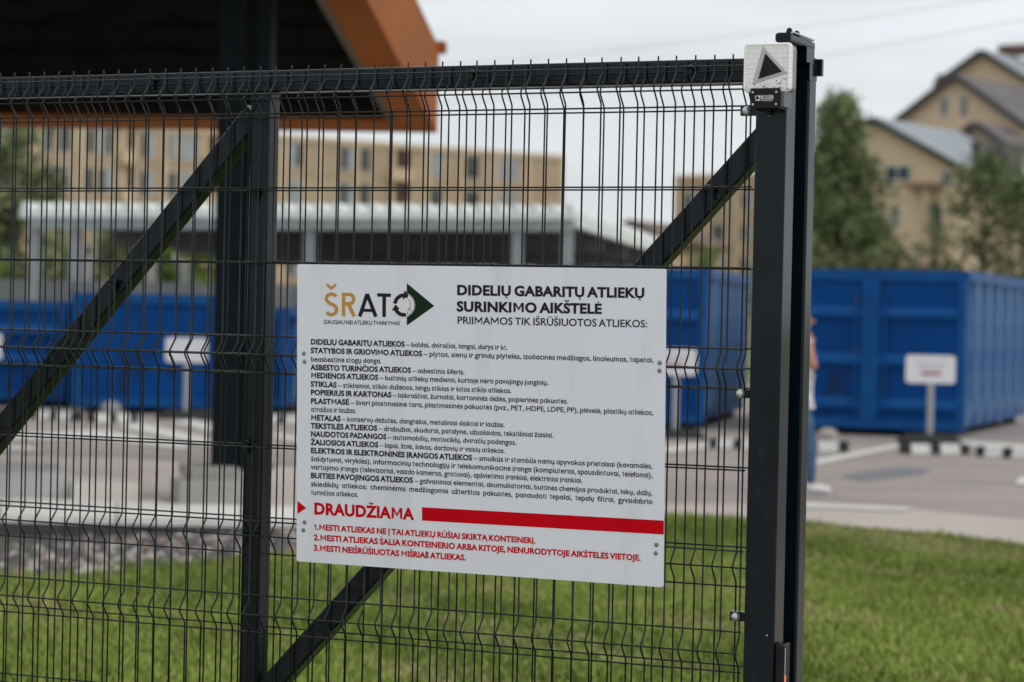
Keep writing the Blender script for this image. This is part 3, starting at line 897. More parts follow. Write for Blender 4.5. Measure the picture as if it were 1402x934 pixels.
# ------------------------------------------------------------------ warning lamp on the post
lamp = place('warning_lamp', 'square clear flashing lamp with black triangle above a small black box', 'lamp', FF)
LO = 0.088
def rrect(x0, x1, z0, z1, r, seg=5):
    out = []
    for cx, cz_, a0 in ((x1 - r, z1 - r, 0), (x0 + r, z1 - r, 90), (x0 + r, z0 + r, 180), (x1 - r, z0 + r, 270)):
        for k in range(seg + 1):
            a = R(a0 + 90 * k / seg)
            out.append(V((cx + r * math.cos(a), 0, cz_ + r * math.sin(a))))
    return out
lx0, lz1 = FF.px(1018.5, 59.5, LO); lx1, lz0 = FF.px(1083, 125.5, LO)
LENS = mat('prismatic_lens', (0.86, 0.87, 0.87), 0.2, var=0.05, vscale=60)
N, L = LENS.node_tree.nodes, LENS.node_tree.links
pb = N['Principled BSDF']; pb.inputs['Transmission Weight'].default_value = 0.05
tcn = N.new('ShaderNodeTexCoord'); wv = N.new('ShaderNodeTexWave'); wv.bands_direction = 'Z'
wv.inputs['Scale'].default_value = 26; wv.inputs['Distortion'].default_value = 3.0; wv.inputs['Detail'].default_value = 2; wv.inputs['Detail Scale'].default_value = 20
wv2 = N.new('ShaderNodeTexWave'); wv2.bands_direction = 'X'; wv2.inputs['Scale'].default_value = 22
ad = N.new('ShaderNodeMath'); ad.operation = 'ADD'
bpn = N.new('ShaderNodeBump'); bpn.inputs['Strength'].default_value = 0.6; bpn.inputs['Distance'].default_value = 0.001
L.new(tcn.outputs['Object'], wv.inputs['Vector']); L.new(tcn.outputs['Object'], wv2.inputs['Vector'])
L.new(wv.outputs['Fac'], ad.inputs[0]); L.new(wv2.outputs['Fac'], ad.inputs[1]); L.new(ad.outputs[0], bpn.inputs['Height']); L.new(bpn.outputs[0], pb.inputs['Normal'])
CLEAR = mat('clear_edge', (0.92, 0.93, 0.93), 0.08, var=0.1, vscale=90)
ls = MB().prism(rrect(lx0, lx1, lz0, lz1, 0.012), V((0, -LO, 0)), V((0, -LO + 0.012, 0)))
lens = ls.build('lens', LENS, lamp)
md = lens.modifiers.new('bevel', 'BEVEL'); md.width = 0.004; md.segments = 3
hs = MB().prism(rrect(lx0 + 0.004, lx1 - 0.006, lz0 + 0.004, lz1 - 0.004, 0.011), V((0, -LO + 0.0125, 0)), V((0, -PO - 0.0005, 0)))
hs.build('housing', mat('lamp_housing', (0.20, 0.205, 0.21), 0.35, var=0.15, vscale=40), lamp)
bd = MB()
nb = 17
for i in range(nb):
    z = lz0 + 0.010 + (lz1 - lz0 - 0.020) * i / (nb - 1)
    bd.ball((lx0 + 0.0045, -LO - 0.0010, z), 0.0034, 8, 6)
    bd.ball((lx1 - 0.0060, -LO - 0.0010, z), 0.0036, 8, 6)
for i in range(20):
    x = lx0 + 0.010 + (lx1 - lx0 - 0.020) * i / 19
    bd.ball((x, -LO - 0.0004, lz1 - 0.004), 0.0024, 8, 6)
bd.build('lens_beads', CLEAR, lamp, smooth=True, kind='stuff')
dk = MB()
for i in range(nb):
    z = lz0 + 0.0135 + (lz1 - lz0 - 0.020) * i / (nb - 1)
    dk.box((lx0 + 0.0028, -LO - 0.0004, z - 0.0006), (lx0 + 0.0068, -LO - 0.0001, z + 0.0008))
    dk.box((lx1 - 0.008, -LO - 0.0004, z - 0.0006), (lx1 - 0.0042, -LO - 0.0001, z + 0.0008))
dk.build('edge_ribs', mat('lens_shadow_rib', (0.22, 0.23, 0.24), 0.4), lamp, kind='stuff')
def tri(pts, off, m, nm, thick=0.0005):
    P3 = [FF.P(x, y, off) for x, y in pts]
    return MB().prism(P3, V((0, 0, 0)), V((0, -thick, 0))).build(nm, m, lamp)
def grow(pts, k):
    cx = sum(p[0] for p in pts) / 3; cy = sum(p[1] for p in pts) / 3
    return [(cx + (x - cx) * k, cy + (y - cy) * k) for x, y in pts]
T0 = [(1048, 73.5), (1070.3, 98), (1038.5, 108)]
GR = mat('lens_groove', (0.20, 0.205, 0.21), 0.35)
LG = mat('lens_ridge', (0.62, 0.63, 0.63), 0.25)
def shift(pts, dx, dy): return [(x + dx, y + dy) for x, y in pts]
for i, (kk, m_) in enumerate(((1.50, GR), (1.42, LG), (1.27, GR), (1.20, LG), (1.08, GR), (1.0, BLACK))):
    tri(shift(grow(T0, kk), -(kk - 1) * 2.4, 0), LO + 0.0002 + i * 0.0005, m_, 'triangle_emblem' if i == 5 else 'emblem_border', 0.0005)
# dead insects and grime at the lens foot
gr_ = MB()
for i in range(46):
    x = random.uniform(1022, 1080); y = 124 - abs(random.gauss(0, 1)) * (6 if x < 1060 else 9)
    c = FF.P(x, min(y, 122.5), LO + 0.0003)
    rr = random.uniform(0.0006, 0.0020)
    gr_.add([c + V((rr * math.cos(q) * random.uniform(.6, 1.3), -0.0003, rr * math.sin(q))) for q in [k * math.pi / 3 for k in range(6)]], [tuple(range(6))])
gr_.build('lens_dirt', mat('grime', (0.09, 0.07, 0.055), 0.9), lamp, kind='stuff')
# black base box
BO = 0.096
bx0, bz1 = FF.px(1027, 121, BO); bx1, bz0 = FF.px(1067, 148, BO)
BOXM = mat('black_plastic', (0.006, 0.006, 0.009), 0.4, spec=0.25, var=0.1, vscale=30)
bo = MB().prism(rrect(bx0, bx1, bz0, bz1, 0.003, 3), V((0, -BO, 0)), V((0, -PO - 0.001, 0))).build('base_box', BOXM, lamp)
md = bo.modifiers.new('bevel', 'BEVEL'); md.width = 0.0015; md.segments = 2
MB().box((bx1 + 0.0006, -BO + 0.006, bz0 + 0.004), (bx1 + 0.0095, -PO - 0.0012, bz1 - 0.008)).build('box_side', mat('grey_plastic', (0.10, 0.10, 0.105), 0.4), lamp)
for x, y in ((1030.7, 126.4), (1063, 126), (1030.7, 143), (1062.6, 142.6)):
    P_ = FF.P(x, y, BO + 0.0002)
    MB().tube([P_, P_ + V((0, -0.0012, 0))], 0.0027, 10).build('screw', GALV, lamp, smooth=True)
# cable gland and drip under the box
MB().tube([FF.P(1052, 149, PO + 0.02), FF.P(1052, 155, PO + 0.012)], 0.005, 10).build('cable_gland', BOXM, lamp, smooth=True)
MB().ball(FF.P(1054, 158.5, PO + 0.002), 0.0022, 8, 6).build('brass_tip', mat('brass', (0.45, 0.30, 0.08), 0.3, metal=0.8), lamp, smooth=True)

def print_px(F, off, segs, x0, y0, x1, y1, cap, parent, m, name='text_line', grow_=0.0, xref=407):
    vs, fs, W_ = layout(segs)
    out = []
    for a_, c_ in vs:
        px = x0 + (x1 - x0) * a_ / W_
        cp = cap * (1 + grow_ * (px - xref) / 505)
        py = y0 + (y1 - y0) * a_ / W_ - c_ * cp
        out.append(F.P(px, py, off))
    bb = MB(); bb.add(out, fs)
    me_ = bpy.data.meshes.new(name); me_.from_pydata(bb.v, [], bb.f); me_.materials.append(m)
    o_ = bpy.data.objects.new(name, me_); col.objects.link(o_); o_.parent = parent
    return o_
R_ = 0.5
print_px(FF, BO + 0.0006, [('ROGER', R_)], 1041.5, 135.6, 1059.2, 135.3, 4.9, lamp, WPRINT, 'lettering')
print_px(FF, BO + 0.0006, [('TECHNOLOGY', R_)], 1041.7, 138.4, 1058.3, 138.1, 1.9, lamp, WPRINT, 'lettering')
q = MB(); q.add([FF.P(x, y, BO + 0.0004) for x, y in ((1034.2, 131), (1040.8, 130.8), (1040.8, 137.8), (1034.2, 138))], [(0, 1, 2, 3)])
q.build('box_logo', WPRINT, lamp)
q = MB(); q.add([FF.P(x, y, BO + 0.0008) for x, y in ((1035, 131.6), (1037.2, 131.3), (1040.4, 135.2), (1036, 136.6))], [(0, 1, 2, 3)])
q.add([FF.P(x, y, BO + 0.0008) for x, y in ((1034.9, 134), (1035.6, 133.6), (1036, 137.4), (1034.9, 137.4))], [(0, 1, 2, 3)])
q.build('box_logo_mark', BOXM, lamp)

# photocell box low on the inner side of the post
cell = place('photocell', 'slim black photocell box low on the right face of the post', 'sensor', FF)
c0 = pr_ + 0.001
czt = FF.px(1075, 881, 0)[1]
o_ = MB().rbar((c0 + 0.012, -PO + 0.030, czt - 0.22), (c0 + 0.012, -PO + 0.030, czt), 0.024, 0.055, (1, 0, 0), 0.007, 5).build('case', BOXM, cell, smooth=True)
md = o_.modifiers.new('bevel', 'BEVEL'); md.width = 0.004; md.segments = 3; md.limit_method = 'ANGLE'
MB().box((c0 + 0.0245, -PO + 0.008, czt - 0.21), (c0 + 0.0262, -PO + 0.012, czt - 0.008)).build('edge_trim', mat('trim_grey', (0.35, 0.33, 0.32), 0.3), cell)
zl = FF.px(1083.5, 930, PO)[1]
MB().box((c0 + 0.0264, -PO + 0.008, zl - 0.012), (c0 + 0.0275, -PO + 0.013, zl + 0.006)).build('indicator', mat('orange_indicator', (0.8, 0.12, 0.02), 0.4, emit=((1.0, 0.12, 0.02), 1.2)), cell)

# the next post at the far left end of the mesh panel (just outside the photo)
post2 = place('fence_post', 'dark square fence post at the left end of the mesh panel', 'post', FF)
lx = min(sl) - 0.05
MB().rbar((lx, 0.02, -0.12), (lx, 0.02, 2.25), 0.06, 0.06, (1, 0, 0), 0.005).build('shaft', ANTH, post2)

# ------------------------------------------------------------------ information board
SO = 0.036
board = place('information_board', 'large white printed information board riveted to the front of the mesh fence', 'sign', FF)
corners = [(407, 361.7), (912.3, 368.2), (908.3, 804.2), (406, 768.6)]
def rounded_quad(c, r=3.0):
    out = []
    n_ = len(c)
    for i in range(n_):
        p = V((*c[i], 0)); a_ = V((*c[i - 1], 0)); d_ = V((*c[(i + 1) % n_], 0))
        da, dd_ = (a_ - p).normalized() * r, (d_ - p).normalized() * r
        for k in range(4):
            t_ = k / 3
            q_ = (p + da) * (1 - t_) ** 2 + p * 2 * t_ * (1 - t_) + (p + dd_) * t_ ** 2
            out.append((q_.x, q_.y))
    return out
P3 = [FF.P(x, y, SO) for x, y in rounded_quad(corners)]
MB().prism(P3, V((0, 0, 0)), V((0, 0.003, 0))).build('panel', BOARD, board)
TO = SO + 0.0005
B_, R_, H_ = 1, 0.5, 1
rows = [
    ([('DIDELIŲ GABARITŲ ATLIEKOS', 1)], 425.4, 471.4, 554.3, 474.8, [(' – baldai, dviračiai, langai, durys ir kt.')], 695.3, 479.2),
    ([('STATYBOS IR GRIOVIMO ATLIEKOS', 1)], 425.4, 483.2, 578, 487.8, [(' – plytos, sienų ir grindų plytelės, izoliacinės medžiagos, linoleumas, tapetai,')], 895, 496.4),
    (None, 425.6, 495.0, 0, 0, ['beasbestinė stogų danga.'], 522.6, 497.6),
    ([('ASBESTO TURINČIOS ATLIEKOS', 1)], 425.4, 506.4, 562.8, 510.5, [' – asbestinis šiferis.'], 636.3, 512.8),
    ([('MEDIENOS ATLIEKOS', 1)], 425.4, 517.3, 518, 520.3, [' – buitinių atliekų mediena, kurioje nėra pavojingų junginių.'], 751, 527.4),
    ([('STIKLAS', 1)], 425.4, 529.2, 461, 530.6, [' – stiklainiai, stiklo duženos, langų stiklas ir kitos stiklo atliekos.'], 700.5, 538.4),
    ([('POPIERIUS IR KARTONAS', 1)], 425.4, 540.7, 536, 544.2, [' – laikraščiai, žurnalai, kartoninės dėžės, popierinės pakuotės.'], 778, 552.8),
    ([('PLASTMASĖ', 1)], 425.4, 552.5, 478, 554.2, [' – švari plastmasinė tara, plastmasinės pakuotės (pvz., PET, HDPE, LDPE, PP), plėvelė, plastikų atliekos,'], 894.6, 568.4),
    (None, 425.6, 563.6, 0, 0, ['atraižos ir laužas.'], 488, 565.8),
    ([('METALAS', 1)], 425.4, 575.2, 466.5, 576.7, [' – konservų dėžutės, dangteliai, metaliniai daiktai ir laužas.'], 691, 585),
    ([('TEKSTILĖS ATLIEKOS', 1)], 425.4, 586.4, 516.5, 589.8, [' – drabužiai, skudurai, patalynė, užuolaidos, tekstiliniai žaislai.'], 758, 599.3),
    ([('NAUDOTOS PADANGOS', 1)], 425.4, 597.5, 529, 601.6, [' – automobilių, motociklų, dviračių padangos.'], 707.3, 609.3),
    ([('ŽALIOSIOS ATLIEKOS', 1)], 425.4, 608.8, 518, 612.6, [' – lapai, žolė, šakos, daržovių ir vaisių atliekos.'], 691.5, 620.6),
    ([('ELEKTROS IR ELEKTRONINĖS ĮRANGOS ATLIEKOS', 1)], 425.4, 620.2, 646.5, 630.4, [' – smulkūs ir stambūs namų apyvokos prietaisai (kavamalės,'], 893.6, 641.6),
    (None, 425.6, 631.4, 0, 0, ['šaldytuvai, viryklės), informacinių technologijų ir telekomunikacinė įranga (kompiuteriai, spausdintuvai, telefonai),'], 893.6, 654.2),
    (None, 425.6, 642.6, 0, 0, ['vartojimo įranga (televizoriai, vaizdo kameros, grotuvai), apšvietimo įrankiai, elektriniai įrankiai.'], 797.7, 661.4),
    ([('BUITIES PAVOJINGOS ATLIEKOS', 1)], 425.4, 654.4, 565.5, 661.2, [' – galvaniniai elementai, akumuliatoriai, buitinės chemijos produktai, lakų, dažų,'], 893.2, 678.6),
    (None, 425.6, 665.8, 0, 0, ['skiediklių  atliekos;  cheminėmis  medžiagomis  užterštos  pakuotės,  panaudoti  tepalai,  tepalų  filtrai,  gyvsidabrio'], 893.5, 690.4),
    (None, 425.6, 677.4, 0, 0, ['turinčios atliekos.'], 491, 680.6),
]
for bs_, x0, y0, xb, yb, lt, x1, y1 in rows:
    if bs_:
        print_px(FF, TO, bs_, x0, y0, xb, yb, 6.9, board, BLACK, 'text_line', 0.07)
        print_px(FF, TO, [(lt[0], R_)], xb, yb, x1, y1, 6.3, board, BLACK, 'text_line', 0.07)
    else:
        print_px(FF, TO, [(lt[0], R_)], x0, y0, x1, y1, 6.5, board, BLACK, 'text_line', 0.07)
print_px(FF, TO, [('DIDELIŲ GABARITŲ ATLIEKŲ', 1)], 625.3, 403.6, 883, 407.7, 12.9, board, BLACK, 'heading')
print_px(FF, TO, [('SURINKIMO AIKŠTELĖ', 1)], 625.3, 426.0, 824, 429.4, 12.9, board, BLACK, 'heading')
print_px(FF, TO, [('PRIIMAMOS TIK IŠRŪŠIUOTOS ATLIEKOS:', R_)], 625.8, 443.4, 886.5, 448.4, 9.9, board, BLACK, 'heading')
print_px(FF, TO, [('DAUGIAU NEI ATLIEKŲ TVARKYMAS', R_)], 443.5, 443.4, 547.5, 445.4, 5.3, board, BLACK, 'logo_text')
print_px(FF, TO, [('DRAUDŽIAMA', 1)], 429.7, 703.6, 566.2, 711.4, 14.8, board, RED, 'heading')
print_px(FF, TO, [('1.MESTI ATLIEKAS NE Į TAI ATLIEKŲ RŪŠIAI SKIRTĄ KONTEINERĮ.', 1)], 429.8, 725.2, 733.4, 744.2, 7.5, board, RED, 'text_line')
print_px(FF, TO, [('2.MESTI ATLIEKAS ŠALIA KONTEINERIO ARBA KITOJE, NENURODYTOJE AIKŠTELĖS VIETOJE.', 1)], 429.6, 739.5, 877.5, 767.7, 7.6, board, RED, 'text_line')
print_px(FF, TO, [('3.MESTI NEIŠRŪŠIUOTAS MIŠRIAS ATLIEKAS.', 1)], 429.4, 753.8, 638, 767.4, 7.6, board, RED, 'text_line')
def flat(pxs, m, nm, off=TO):
    bb = MB(); bb.add([FF.P(x, y, off) for x, y in pxs], [tuple(range(len(pxs)))])
    me_ = bpy.data.meshes.new(nm); me_.from_pydata(bb.v, [], bb.f); me_.materials.append(m)
    o_ = bpy.data.objects.new(nm, me_); col.objects.link(o_); o_.parent = board
    return o_
flat([(577.7, 694.6), (909.0, 712.9), (908.9, 732), (577.7, 712.8)], RED, 'red_bar')
flat([(407.3, 686), (419.3, 695.6), (406.9, 703.8)], RED, 'red_triangle')
# logo letters: heavy strokes
def stroke(pts, w, m, nm='logo_letter', off=TO):
    """a band of constant width through photo points, mitred"""
    P2 = [V((x, y)) for x, y in pts]
    Lp, Rp = [], []
    for i, p in enumerate(P2):
        a_ = (P2[i] - P2[i - 1]).normalized() if i > 0 else None
        c_ = (P2[i + 1] - P2[i]).normalized() if i < len(P2) - 1 else None
        t_ = ((a_ or c_) + (c_ or a_)).normalized()
        nn = V((-t_.y, t_.x)); ref_ = c_ or a_
        k = w / 2 / max(0.5, abs(nn.dot(V((-ref_.y, ref_.x)))))
        Lp.append(p + nn * k); Rp.append(p - nn * k)
    bb = MB()
    for i in range(len(P2) - 1):
        bb.add([FF.P(q_.x, q_.y, off) for q_ in (Lp[i], Lp[i + 1], Rp[i + 1], Rp[i])], [(0, 1, 2, 3)])
    me_ = bpy.data.meshes.new(nm); me_.from_pydata(bb.v, [], bb.f); me_.materials.append(m)
    o_ = bpy.data.objects.new(nm, me_); col.objects.link(o_); o_.parent = board
    return o_
def arc(cx, cy, rx, ry, a0, a1, n_=14):
    return [(cx + rx * math.cos(R(a0 + (a1 - a0) * k / n_)), cy - ry * math.sin(R(a0 + (a1 - a0) * k / n_))) for k in range(n_ + 1)]
stroke(arc(453.6, 408.6, 7.2, 5.9, 25, 90, 5) + arc(453.4, 408.8, 6.6, 6.1, 100, 230, 8) + [(453.5, 416.5)] + arc(453.6, 424.0, 7.2, 6.9, 60, -150, 12), 4.7, OCHRE)
stroke([(447.2, 389.6), (453.6, 395.2), (460, 389.6)], 3.4, OCHRE)
stroke([(470.4, 401), (470.4, 432.8)], 4.6, OCHRE)
stroke([(472.8, 403.0), (479, 403.2)] + arc(479, 409.6, 5.2, 6.3, 80, -80, 8) + [(472.8, 415.9)], 4.4, OCHRE, off=TO + 0.0001)
stroke([(477.5, 417.4), (484.8, 433.1)], 4.9, OCHRE, off=TO + 0.0002)
stroke([(492.4, 433.4), (502.8, 402.4)], 5.0, BLACK)
stroke([(502.6, 402.4), (514.6, 433.8)], 5.0, BLACK, off=TO + 0.0001)
stroke([(496.5, 424.8), (510.5, 425.2)], 4.2, BLACK, off=TO + 0.0002)
stroke([(516.3, 403.9), (535.2, 404.4)], 4.7, BLACK)
stroke([(526, 406.6), (525.8, 434.0)], 4.9, BLACK, off=TO + 0.0001)
flat([(557, 387.8), (594.5, 419), (557, 445.8)], DGREEN, 'green_arrow', TO)
cx, cy = 552.8, 417.8
flat(arc(cx, cy, 15.4, 16.6, 0, 354, 30), WPRINT, 'logo_ring_ground', TO + 0.0001)
stroke(arc(cx, cy, 12.2, 13.4, 62, 172, 14), 5.2, BLACK, 'logo_ring', TO + 0.0002)
stroke(arc(cx, cy, 12.2, 13.4, 194, 285, 12), 5.2, BLACK, 'logo_ring', TO + 0.0002)
flat([(553.6, 398.6), (557.2, 405), (551.2, 411.2)][::1], BLACK, 'logo_arrow', TO + 0.0003)
flat([(554.8, 397.6), (559.4, 405.2), (551.2, 410.4)], BLACK, 'logo_arrow', TO + 0.0004)
flat([(536.2, 425.6), (541.4, 416.8), (547.4, 423.2)], BLACK, 'logo_arrow', TO + 0.0004)
stroke(arc(cx, cy, 14.4, 15.6, 58, -60, 16), 0.6, BLACK, 'logo_ring_outline', TO + 0.0003)
stroke(arc(cx, cy, 9.6, 10.6, 58, -40, 14), 0.6, BLACK, 'logo_ring_outline', TO + 0.0003)
stroke([(557.5, 430.8), (566.8, 431.6), (559.6, 421.8), (557.5, 430.8)], 0.6, BLACK, 'logo_ring_outline', TO + 0.0004)
# rivets in pairs at the edges
RIV = mat('rivet_zinc', (0.20, 0.23, 0.19), 0.35, metal=0.4, var=0.3, vscale=200)
for x, y in ((416, 484.2), (417, 495.2), (903.2, 497), (903, 507.8), (417, 715.2), (415.6, 726), (898.6, 746), (897.8, 757.6)):
    P_ = FF.P(x, y, SO + 0.0002)
    MB().ball(P_, 0.0050, 12, 8, (1, 0.45, 1)).tube([P_, P_ + V((0, -0.0006, 0))], 0.0058, 14).build('rivet', RIV, board, smooth=True)
# an insect on the last line
mo = MB().ball(FF.P(584.2, 759.5, TO + 0.001), 0.0032, 10, 6, (0.7, 0.5, 1.3)).ball(FF.P(583.6, 755.4, TO + 0.001), 0.0020, 8, 6, (0.7, 0.5, 1.2)).build('insect', mat('insect_brown', (0.05, 0.05, 0.035), 0.6), None, smooth=True)
mo.location = (FF.O.x, FF.O.y, 0); mo.rotation_euler = (0, 0, FF.rz)
mo['label'] = 'small dark insect sitting on the last red line of the white board'; mo['category'] = 'insect'

# ------------------------------------------------------------------ small white signs in the yard
SIGNW = mat('sign_white', (0.72, 0.72, 0.76), 0.5, var=0.03, vscale=4)
def small_sign(label, x0, x1, y0, y1, xp, yb, text=True):
    G = ground(xp, yb)
    F = Frame(G, (1, 0))
    t = place('small_sign', label, 'sign', F, 'small white signs on posts')
    a0, z1 = F.px(x0, (y0 + y1) / 2)[0], F.px((x0 + x1) / 2, y0)[1]
    a1, z0 = F.px(x1, (y0 + y1) / 2)[0], F.px((x0 + x1) / 2, y1)[1]
    MB().prism(rrect(a0, a1, z0, z1, 0.05), V((0, -0.012, 0)), V((0, 0.0, 0))).build('plate', SIGNW, t)
    MB().tube([(0, 0.035, 0.05), (0, 0.035, z1 - 0.05)], 0.045, 14).build('pole', mat('pale_grey_pole', (0.34, 0.35, 0.37), 0.5), t, smooth=True)
    MB().hexa([V((-0.42, -0.2, 0.016)), V((0.42, -0.2, 0.016)), V((0.42, 0.3, 0.016)), V((-0.42, 0.3, 0.016))], [V((-0.3, -0.1, 0.12)), V((0.3, -0.1, 0.12)), V((0.3, 0.2, 0.12)), V((-0.3, 0.2, 0.12))]).build('foot', RUBBER, t)
    if text:
        w = a1 - a0; h = z1 - z0
        for i, (fx, fz, fw, fh, m_) in enumerate(((0.2, 0.66, 0.6, 0.06, mat('faint_grey_print', (0.42, 0.42, 0.46), 0.6)), (0.26, 0.50, 0.5, 0.06, MATS['faint_grey_print'] if 'faint_grey_print' in MATS else BLACK), (0.32, 0.28, 0.4, 0.13, mat('dark_red_print', (0.30, 0.05, 0.07), 0.6)))):
            n_ = 7
            bb = MB()
            for k in range(n_):
                xa = a0 + w * (fx + fw * k / n_)
                bb.box((xa, -0.0145, z0 + h * fz), (xa + w * fw / n_ * 0.8, -0.0122, z0 + h * (fz + fh)))
            bb.build('print_row', m_, t)
    return t
small_sign('small white sign with faint red print on a pole, right of the gate post', 1240, 1308, 486.5, 525, 1273, 607)
small_sign('small white sign on a pole partly hidden by the right edge of the information board', 888, 954, 477, 514, 924, 600)
small_sign('blank small white sign on a pole left of the canopy column', 226.5, 284, 462.5, 496.5, 254, 574, False)
small_sign('small white sign cut off by the left edge of the photo', -54, 3, 456, 492, -26, 572, False)

# ------------------------------------------------------------------ wheel stops: black rubber with white segments
SEGW = mat('white_segment', (0.60, 0.60, 0.58), 0.6, var=0.12, vscale=6)
def wheel_stop(label, x0, y0, x1, y1, n, h=0.13, first=0):
    A, B2 = ground(x0, y0), ground(x1, y1)
    F = Frame(A, B2 - A)
    L_ = (B2 - A).length
    t = place('wheel_stop', label, 'wheel stop', F, 'black and white wheel stops')
    for k in range(n):
        white = (k + first) % 2 == 0
        tot = sum(1.0 if (q + first) % 2 == 0 else 0.5 for q in range(n))
        pre = sum(1.0 if (q + first) % 2 == 0 else 0.5 for q in range(k))
        a0 = L_ * pre / tot + 0.004; a1 = L_ * (pre + (1.0 if white else 0.5)) / tot - 0.004
        bb = MB().hexa([V((a0, -0.08, 0.014)), V((a1, -0.08, 0.014)), V((a1, 0.08, 0.014)), V((a0, 0.08, 0.014))], [V((a0, -0.04, h)), V((a1, -0.04, h)), V((a1, 0.05, h)), V((a0, 0.05, h))])
        bb.build('white_segment' if white else 'black_segment', SEGW if white else RUBBER, t)
wheel_stop('striped wheel stop behind the walking person, right of the gate post', 1105, 618.5, 1162, 620, 3, 0.14, 1)
wheel_stop('striped wheel stop at the foot of the rightmost small white sign', 1232, 622, 1326, 623.5, 5, 0.13, 1)
wheel_stop('striped wheel stop at the right edge of the photo', 1338, 625.5, 1425, 630, 5, 0.13, 1)
wheel_stop('striped wheel stop just right of the information board', 972, 614, 1050, 617, 5, 0.13, 1)
wheel_stop('striped wheel stop under the left end of the yard, below the low blue container', 45, 574.5, 109, 577.5, 5, 0.13, 1)
wheel_stop('striped wheel stop in front of the blue container left of the gate stile', 120, 579, 186, 579, 5, 0.13, 1)
wheel_stop('striped wheel stop seen between the gate stile and the board', 356, 580, 410, 582, 4, 0.13, 1)
G = ground(1133, 606)
st_ = thing('stone_bollard', 'round pale stone behind the wheel stop beside the walking person', 'stone', tuple(G))
MB().ball((0, 0, 0.09), 0.14, 14, 9, (1, 0.9, 0.75)).build('stone', mat('pale_stone', (0.36, 0.33, 0.30), 0.9, var=0.2, vscale=8), st_, smooth=True)
G = ground(152, 571)
st_ = thing('stone_bollard', 'round grey stone behind the left wheel stop', 'stone', tuple(G))
MB().ball((0, 0, 0.10), 0.16, 14, 9, (1, 0.9, 0.8)).build('stone', mat('grey_stone', (0.25, 0.25, 0.26), 0.9, var=0.2, vscale=8), st_, smooth=True)

# ------------------------------------------------------------------ far buildings
BRICK = mat('tan_brick', (0.42, 0.31, 0.215), 0.9, c2=(0.55, 0.42, 0.30), vscale=0.25, detail=8)
BRICK2 = mat('tan_render', (0.60, 0.455, 0.315), 0.9, c2=(0.68, 0.52, 0.37), vscale=0.3)
PANE = mat('window_glass', (0.03, 0.035, 0.04), 0.3, spec=0.4, var=0.3, vscale=0.5)
PANEL = mat('curtained_glass', (0.34, 0.37, 0.40), 0.25, spec=0.6, var=0.2, vscale=1)
WFR = mat('window_frame', (0.55, 0.54, 0.52), 0.6)
RECESS = mat('balcony_recess', (0.085, 0.045, 0.038), 0.9, var=0.3, vscale=0.6)
def window(parent, F, x0, z0, x1, z1, m, name='window', fr=0.07, off=0.0):
    w_ = MB()
    y0, y1 = -off - 0.06, -off - 0.003
    w_.box((x0, y0, z0), (x1, y1, z0 + fr)).box((x0, y0, z1 - fr), (x1, y1, z1)).box((x0, y0, z0 + fr + .001), (x0 + fr, y1, z1 - fr - .001)).box((x1 - fr, y0, z0 + fr + .001), (x1, y1, z1 - fr - .001))
    w_.box(((x0 + x1) / 2 - fr / 2, y0, z0 + fr + .001), ((x0 + x1) / 2 + fr / 2, y1, z1 - fr - .001))
    o_ = w_.build(name, WFR, parent)
    xm = (x0 + x1) / 2
    m2 = m if m not in (PANE, PANEL) else random.choice((PANE, PANEL, m))
    for a_, c_, mm_ in ((x0 + fr + .002, xm - fr / 2 - .002, m), (xm + fr / 2 + .002, x1 - fr - .002, m2)):
        MB().box((a_, -off - 0.03, z0 + fr + .002), (c_, -off - 0.002, z1 - fr - .002)).build('pane', mm_, o_)
    return o_
def apartment(label, F, s0, s1, ztop, depth, wins, rows_px, floors, band=True, storey=2.8):
    t = place('apartment_building', label, 'building', F)
    MB().box((s0, 0, -0.2), (s1, depth, ztop)).build('wall', BRICK, t)
    MB().box((s0 - 0.2, -0.15, ztop + 0.002), (s1 + 0.2, depth + 0.2, ztop + 0.35)).build('parapet', BRICK2, t)
    nb_ = int((s1 - s0) / 3.4)
    for i in range(nb_ + 1):
        x = s0 + i * (s1 - s0) / nb_
        MB().box((x - 0.22, -0.10, 0), (x + 0.22, -0.001, ztop - 0.02)).build('pilaster', BRICK2, t)
    for f_ in range(floors):
        zb_ = rows_px - f_ * storey + 0.45
        MB().box((s0, -0.06, zb_), (s1, -0.002, zb_ + 0.12)).build('floor_band', BRICK, t)
        for (x0, x1, m, nm, hh) in wins:
            z1 = rows_px - f_ * storey
            z0 = z1 - hh
            if z0 < 0.4: continue
            mm = m
            if f_ % 2 == 1 and m is PANEL and random.random() < 0.6: mm = PANE
            if nm == 'loggia':
                o_ = MB().box((x0, -0.02, z0 - 0.5), (x1, -0.002, z1 + 0.15)).build('loggia', RECESS, t)
                MB().box((x0 - 0.05, -0.5, z0 - 0.55), (x1 + 0.05, -0.022, z0 + 0.45)).build('railing', BRICK2, o_)
            else:
                window(t, F, x0, z0, x1, z1, mm)
    return t
P1 = at(767, 214, 202.8); P2 = at(480, 192, 190.0)
F1 = Frame(P1, (P1 - P2))
ztop = F1.px(600, 202)[1]
sa, sb = F1.px(-70, 200)[0], F1.px(769, 215)[0]
ww = []
